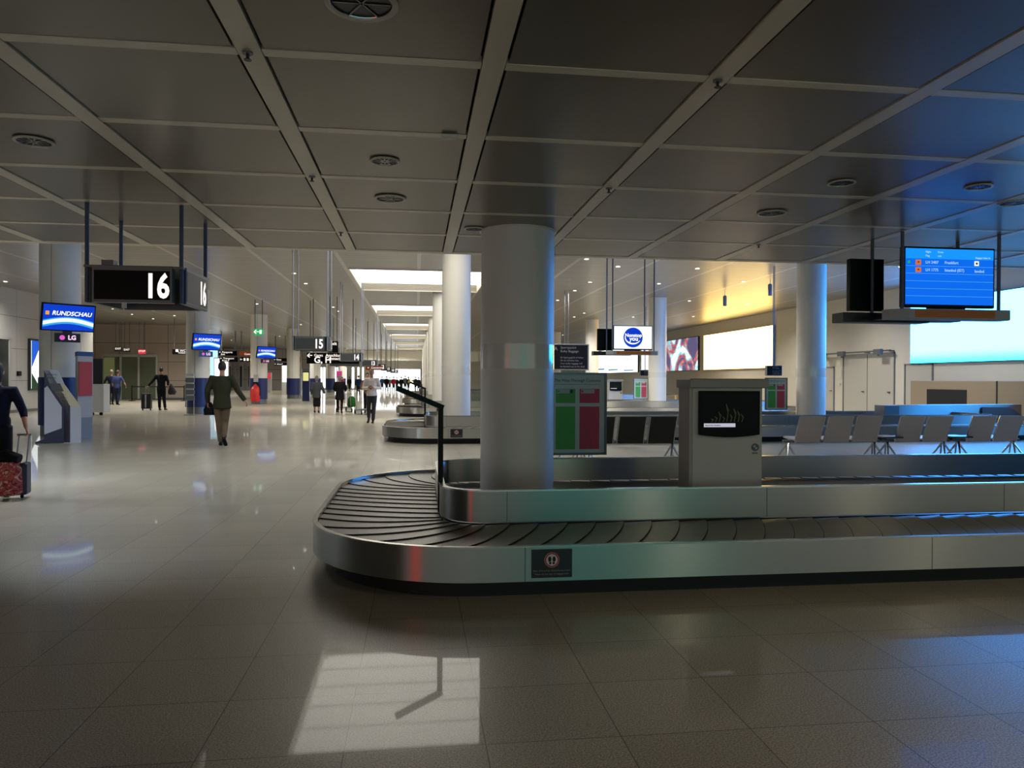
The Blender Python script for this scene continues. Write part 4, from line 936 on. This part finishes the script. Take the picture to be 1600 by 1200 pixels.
# man in olive jacket, walking away
t = FT(346,697)
o,S = person(XW(347,t), t, math.radians(4), 1.86, 'person in olive-brown jacket and khaki trousers walking away down the hall', top='jacket', top_m=olive, leg_m=khaki, hem=.80, hair_m=dhair, vox=.014, bulk=1.10,
  pose=dict(kneeL=(-.07,.03,.50),ankL=(-.03,.02,.09),kneeR=(.06,.03,.49),ankR=(.075,-.20,.20),footR=(.15,.8,-.9),elL=(-.29,-.03,1.17),wrL=(-.30,.08,.93),elR=(.31,.02,1.19),wrR=(.46,.02,.97),hdR=(.5,0,-.8),shL=(-.20,0,1.45),shR=(.20,0,1.45),curlL=.6))
b = MB(); b.tube([(-.30,.10,.93*S),(-.29,.10,.80),(-.29,.10,.68)],[(.05,.03),(.13,.06),(.12,.06)],12,ref=(1,0,0)); tag(b.build('shoulder_bag', blackc, loc=o.location), 'dark bag hanging at the left hand of the person in olive jacket','bag')
# man in white shirt, facing us, phone in both hands
t = FT(580,661)
o,S = person(XW(581,t), t, PI-.06, 1.84, 'person in white shirt and grey trousers walking towards us looking at a phone', top='shirt', top_m=whitesh, leg_m=greytr, hem=.90, hair_m=bhair, vox=.014, face=True, bulk=1.06,
  pose=dict(elL=(-.27,.02,1.15),elR=(.27,.02,1.15),wrL=(-.08,.26,1.17),wrR=(.08,.26,1.17),hdL=(.7,.5,.15),hdR=(-.7,.5,.15),palmL=(0,.3,1),palmR=(0,.3,1),curlL=.7,curlR=.7,head=(0,.05,1.67),kneeL=(-.08,.10,.50),ankL=(-.06,.16,.09),kneeR=(.10,.02,.51),ankR=(.12,-.18,.16),footR=(.1,.8,-.6)))
ph = MB().box(-.035,.035,.285,.297,1.15,1.27).build('mobile_phone', mat('phone_dark','301c1c',.2), bevel=.004); ph.location = o.location; ph.rotation_euler = o.rotation_euler; tag(ph,'dark mobile phone in the hands of the person in white shirt','phone')
# man in dark suit with trolley case, walking away
t = FT(250,641)
o,S = person(XW(252,t), t, 0.05, 1.98, 'person in dark suit pulling a black trolley case towards the glass doors', top='jacket', top_m=dark_suit, leg_m=dark_suit, hem=.86, hair_m=dhair, vox=.02,
  pose=dict(elL=(-.33,-.02,1.22),wrL=(-.50,-.05,1.02),hdL=(-.6,0,-.7),elR=(.27,.0,1.18),wrR=(.24,.10,1.05),kneeL=(-.08,.02,.5),ankL=(-.07,.02,.09),kneeR=(.10,.03,.5),ankR=(.13,.08,.09),footR=(.1,1,0)))
xs_, ys_ = o.location.x, t
c = thing('trolley_case','black upright trolley case pulled by the person in dark suit','suitcase',(xs_-.62,ys_-.05,0))
MB().box(-.21,.21,-.13,.13,.07,.78).build('shell', mat('case_black','0c0d0f',.35), c, bevel=.04); MB().box(-.03,.03,-.145,-.13,.12,.72).build('pale_strip', mat('case_strip','8a8c90',.4), c)
MB().tube([(-.07,.08,.76),(-.07,.08,1.10)],.009,6).tube([(.07,.08,.76),(.07,.08,1.10)],.009,6).tube([(-.08,.08,1.10),(.08,.08,1.10)],.014,8).build('handle', chrome, c)
for a_ in (-.17,.17): MB().tube([(a_-.02,0,.04),(a_+.02,0,.04)],.04,12).build('wheel', black, c)
tag(MB().tube([(xs_+.38,ys_+.12,1.22),(xs_+.41,ys_+.12,1.08),(xs_+.44,ys_+.12,.84),(xs_+.44,ys_+.12,.72)],[(.03,.05),(.10,.10),(.20,.14),(.14,.12)],14,ref=(1,0,0)).tube([(xs_+.2,ys_,1.5),(xs_+.34,ys_,1.2)],.015,6).build('shoulder_bag', mat('bag_dark','16100e',.6), smooth=True),'dark shoulder bag on the right side of the person in dark suit','bag')
# couple by the glass doors
t = 43.0
person(XW(174,t), t, .1, 1.92, 'person in dark jacket, left of the two walking towards the glass doors', top='jacket', top_m=navyc, leg_m=navyc, hair_m=ghair, vox=.035, pose=dict(elL=(-.30,0,1.2),wrL=(-.38,.0,1.0)))
person(XW(187,t), t-.3, -.1, 1.90, 'person in blue shirt, right of the two walking towards the glass doors', top='shirt', top_m=cloth('mid_blue','3a4470'), leg_m=jeans, hair_m=bhair, vox=.035, sleeve=.25, pose=dict(elR=(.32,0,1.2),wrR=(.44,.0,.98)))
# woman at the left edge pulling a patterned suitcase
t = 9.9
o,S = person(XW(-8,t)+.02, t, .25, 1.68, 'person in dark top at the left edge, holding a suitcase handle', top='top', top_m=navyc, leg_m=cloth('dark_trousers','121218'), hem=.97, hair='long', hair_m=dhair, vox=.012, sleeve=.42, bulk=.95,
  pose=dict(elR=(.30,.0,1.15),wrR=(.36,-.12,.93),hdR=(.3,-.15,-.9),curlR=.9,shR=(.19,0,1.43),kneeR=(.10,.05,.5),ankR=(.10,.02,.09),kneeL=(-.10,.08,.5),ankL=(-.1,.2,.09)))
MB().tube([(0,0,.94*S),(0,0,.99*S)],[(.160*S,.118*S),(.155*S,.112*S)],20,ref=(1,0,0)).build('white_hem', mat('hem_white','c8c4c0',.7), o, smooth=True)
pm = mat('patterned_red','8c3038',.7); nt = pm.node_tree; bb = nt.nodes['Principled BSDF']; tc = nt.nodes.new('ShaderNodeTexCoord'); nz = nt.nodes.new('ShaderNodeTexNoise'); nz.inputs['Scale'].default_value = 9; nz.inputs['Distortion'].default_value = 3
nt.links.new(tc.outputs['Object'], nz.inputs['Vector']); cr = nt.nodes.new('ShaderNodeValToRGB'); e = cr.color_ramp.elements
e[0].position = .35; e[0].color = (*hexc('4a1824'),1); e[1].position = .62; e[1].color = (*hexc('d8b098'),1)
for p_,c_ in ((.44,'a02c38'),(.50,'c86050'),(.55,'8c2438')): q = e.new(p_); q.color = (*hexc(c_),1)
nt.links.new(nz.outputs['Fac'], cr.inputs[0]); nt.links.new(cr.outputs[0], bb.inputs['Base Color'])
xc, yc = XW(12,9.75), 9.75
c = thing('patterned_suitcase','red patterned suitcase pulled along at the left edge','suitcase',(xc,yc,0),.25)
MB().tube([(0,0,.05),(0,0,.09),(0,0,.38),(0,0,.46)],[(.17,.10),(.20,.13),(.19,.12),(.13,.09)],16,ref=(1,0,0)).build('shell', pm, c, smooth=True)
MB().box(.13,.215,-.06,.17,.05,.44).build('navy_back', mat('case_navy','141c38',.5), c, bevel=.02)
MB().tube([(.06,.12,.42),(.09,.14,.78)],.007,6).tube([(.17,.12,.42),(.20,.14,.78)],.007,6).tube([(.07,.14,.78),(.22,.14,.78)],.013,8).build('handle', mgrey, c)
for a_ in (-.12,.14): MB().tube([(a_-.015,.06,.03),(a_+.015,.06,.03)],.03,10).build('wheel', black, c)
tag(MB().tube([(-.16,0,.50),(-.02,0,.53),(.14,0,.49)],[.06,.085,.06],14).build('black_pouch', blackc, smooth=True, loc=(xc,yc,0)), 'black pouch resting on top of the patterned suitcase','bag')
# the two women walking away
t = FT(495,645)
person(XW(495,t), t, 0, 1.62, 'person in grey coat and long black skirt walking away', top='coat', top_m=greyc, leg_m=blackc, skirt=True, hem=.72, hair='scarf', hair_m=ghair, vox=.025, bulk=1.22, pose=dict(elR=(.30,0,1.15),wrR=(.36,.05,.93),kneeL=(-.1,0,.5),ankL=(-.1,.0,.1),kneeR=(.1,0,.5),ankR=(.1,-.1,.1)))
t = FT(532,645)
o,S = person(XW(531,t), t, 0, 1.64, 'person in black coat pushing a luggage trolley with a green bag', top='coat', top_m=blackc, leg_m=blackc, hem=.62, hair='scarf', hair_m=ghair, vox=.025, bulk=1.28, pose=dict(elL=(-.28,.1,1.15),wrL=(-.22,.38,1.05),elR=(.28,.1,1.15),wrR=(.22,.38,1.05),hdL=(0,1,0),hdR=(0,1,0)))
def trolley(x,t,label):
    c = thing('luggage_trolley', label, 'luggage trolley', (x,t,0), 0, 'luggage trolleys')
    MB().tube([(-.28,.45,.14),(-.28,.0,.95),(-.25,-.05,1.02),(.25,-.05,1.02),(.28,.0,.95),(.28,.45,.14)],.016,6).build('push_frame', chrome, c)
    MB().box(-.30,.30,.35,1.25,.18,.22).build('platform', mgrey, c)
    for xx,yy in ((-.34,.30),(.34,.30),(0,1.2)): MB().tube([(xx-.025,yy,.09),(xx+.025,yy,.09)],.09,14).build('wheel', black, c)
    MB().tube([(-.34,.3,.14),(.34,.3,.14)],.012,6).build('axle', mgrey, c)
    return c
trolley(o.location.x+.12, t+.42, 'chrome luggage trolley pushed by the person in black coat')
tag(MB().tube([(0,0,.30),(0,0,.36),(0,0,.66),(0,0,.78)],[(.16,.14),(.19,.16),(.17,.15),(.08,.08)],12,ref=(1,0,0)).build('shopping_bag', cloth('green_bag','2c6c2c'), smooth=True, loc=(o.location.x+.42,t+1.0,-.075)),'green bag on the trolley of the person in black coat','bag')
# person behind the man in the white shirt
t = FT(573,645)
o,S = person(XW(574,t), t, PI, 1.75, 'person in brown jacket half hidden behind the person in white shirt', top='jacket', top_m=brown, leg_m=blackc, hair_m=dhair, vox=.03, face=True, pose=dict(elL=(-.28,.1,1.15),wrL=(-.24,.36,1.05),elR=(.28,.1,1.15),wrR=(.24,.36,1.05),hdL=(0,1,0),hdR=(0,1,0)))
c = trolley(o.location.x-.12, t-.45, 'luggage trolley behind the person in white shirt'); c.rotation_euler = (0,0,PI)
tm = {'r':redc,'b':bluec,'k':blackc,'g':greyc,'n':navyc,'p':cloth('pink','a84c5c'),'w':brown}
crowd = [(518,612,1.70,'r','person in red jacket beyond the person in grey coat'),(560,619,1.78,'b','person in blue jacket beside the far strips of window'),(546,611,1.75,'k','dark figure left of the one in blue jacket'),
 (535,606,1.7,'p','small distant figure in pink under the gate sign'),(597,604,1.8,'b','small blue figure at the left end of the far crowd'),(604,608,1.8,'k','first dark figure from the left in the far crowd'),(609,608,1.72,'g','grey figure in the left half of the far crowd'),(615,609,1.78,'r','red-topped figure in the middle of the far crowd'),(620,608,1.7,'k','dark figure just right of the red one in the far crowd'),
 (627,606,1.75,'k','dark figure in the right half of the far crowd'),(633,609,1.92,'g','tall grey figure near the right end of the far crowd'),(638,605,1.75,'n','navy figure at the right end of the far crowd'),(649,603,1.8,'k','dark figure standing beside the far carousels'),(654,603,1.7,'k','rightmost dark figure by the far window edge'),(472,609,1.7,'n','dark figure near the yellow lit stand')]
for k,(px,py,H_,cc,l) in enumerate(crowd):
    t = FT(px,py); t = min(t, [92,86,95,89][k%4])
    person(XW(px,t), t, random.choice((0,PI,.5,-.4)), H_, l, top='jacket', top_m=tm[cc], leg_m=(jeans if k%2 else blackc), hair_m=dhair, vox=.045, bulk=1.08, group='people far down the hall',
      pose=dict(kneeL=(-.09,.05,.5),ankL=(-.1,.1,.09),kneeR=(.1,0,.5),ankR=(.1,-.12,.1)))

# fill downlights added in the low ceiling behind the viewer
for j,(x,t) in enumerate([(-4.5,-2.2),(-.5,-2.2),(3.5,-2.2),(7.5,-2.2),(-2.5,-5.5),(1.5,-5.5),(5.5,-5.5)]):
    o = downlight(x,t,HL,.09,'added fill downlight behind the viewer',lamp_on,'lit downlights behind the viewer')
    for c in o.children:
        if c.type == 'LIGHT': c.data.energy = 8; c.data.color = (1,.92,.78)
for j,(x,t) in enumerate([(-.23,1.5),(3.24,1.5),(6.7,1.5),(10.2,1.5)]):
    o = downlight(x,t,HL,.09,'lit downlight above the viewer',lamp_hot if x > 0 else lamp_on,'lit downlights behind the viewer')
    for c in o.children:
        if c.type == 'LIGHT': c.data.energy = 1 if x < 0 else 2; c.data.color = (1,.9,.74)
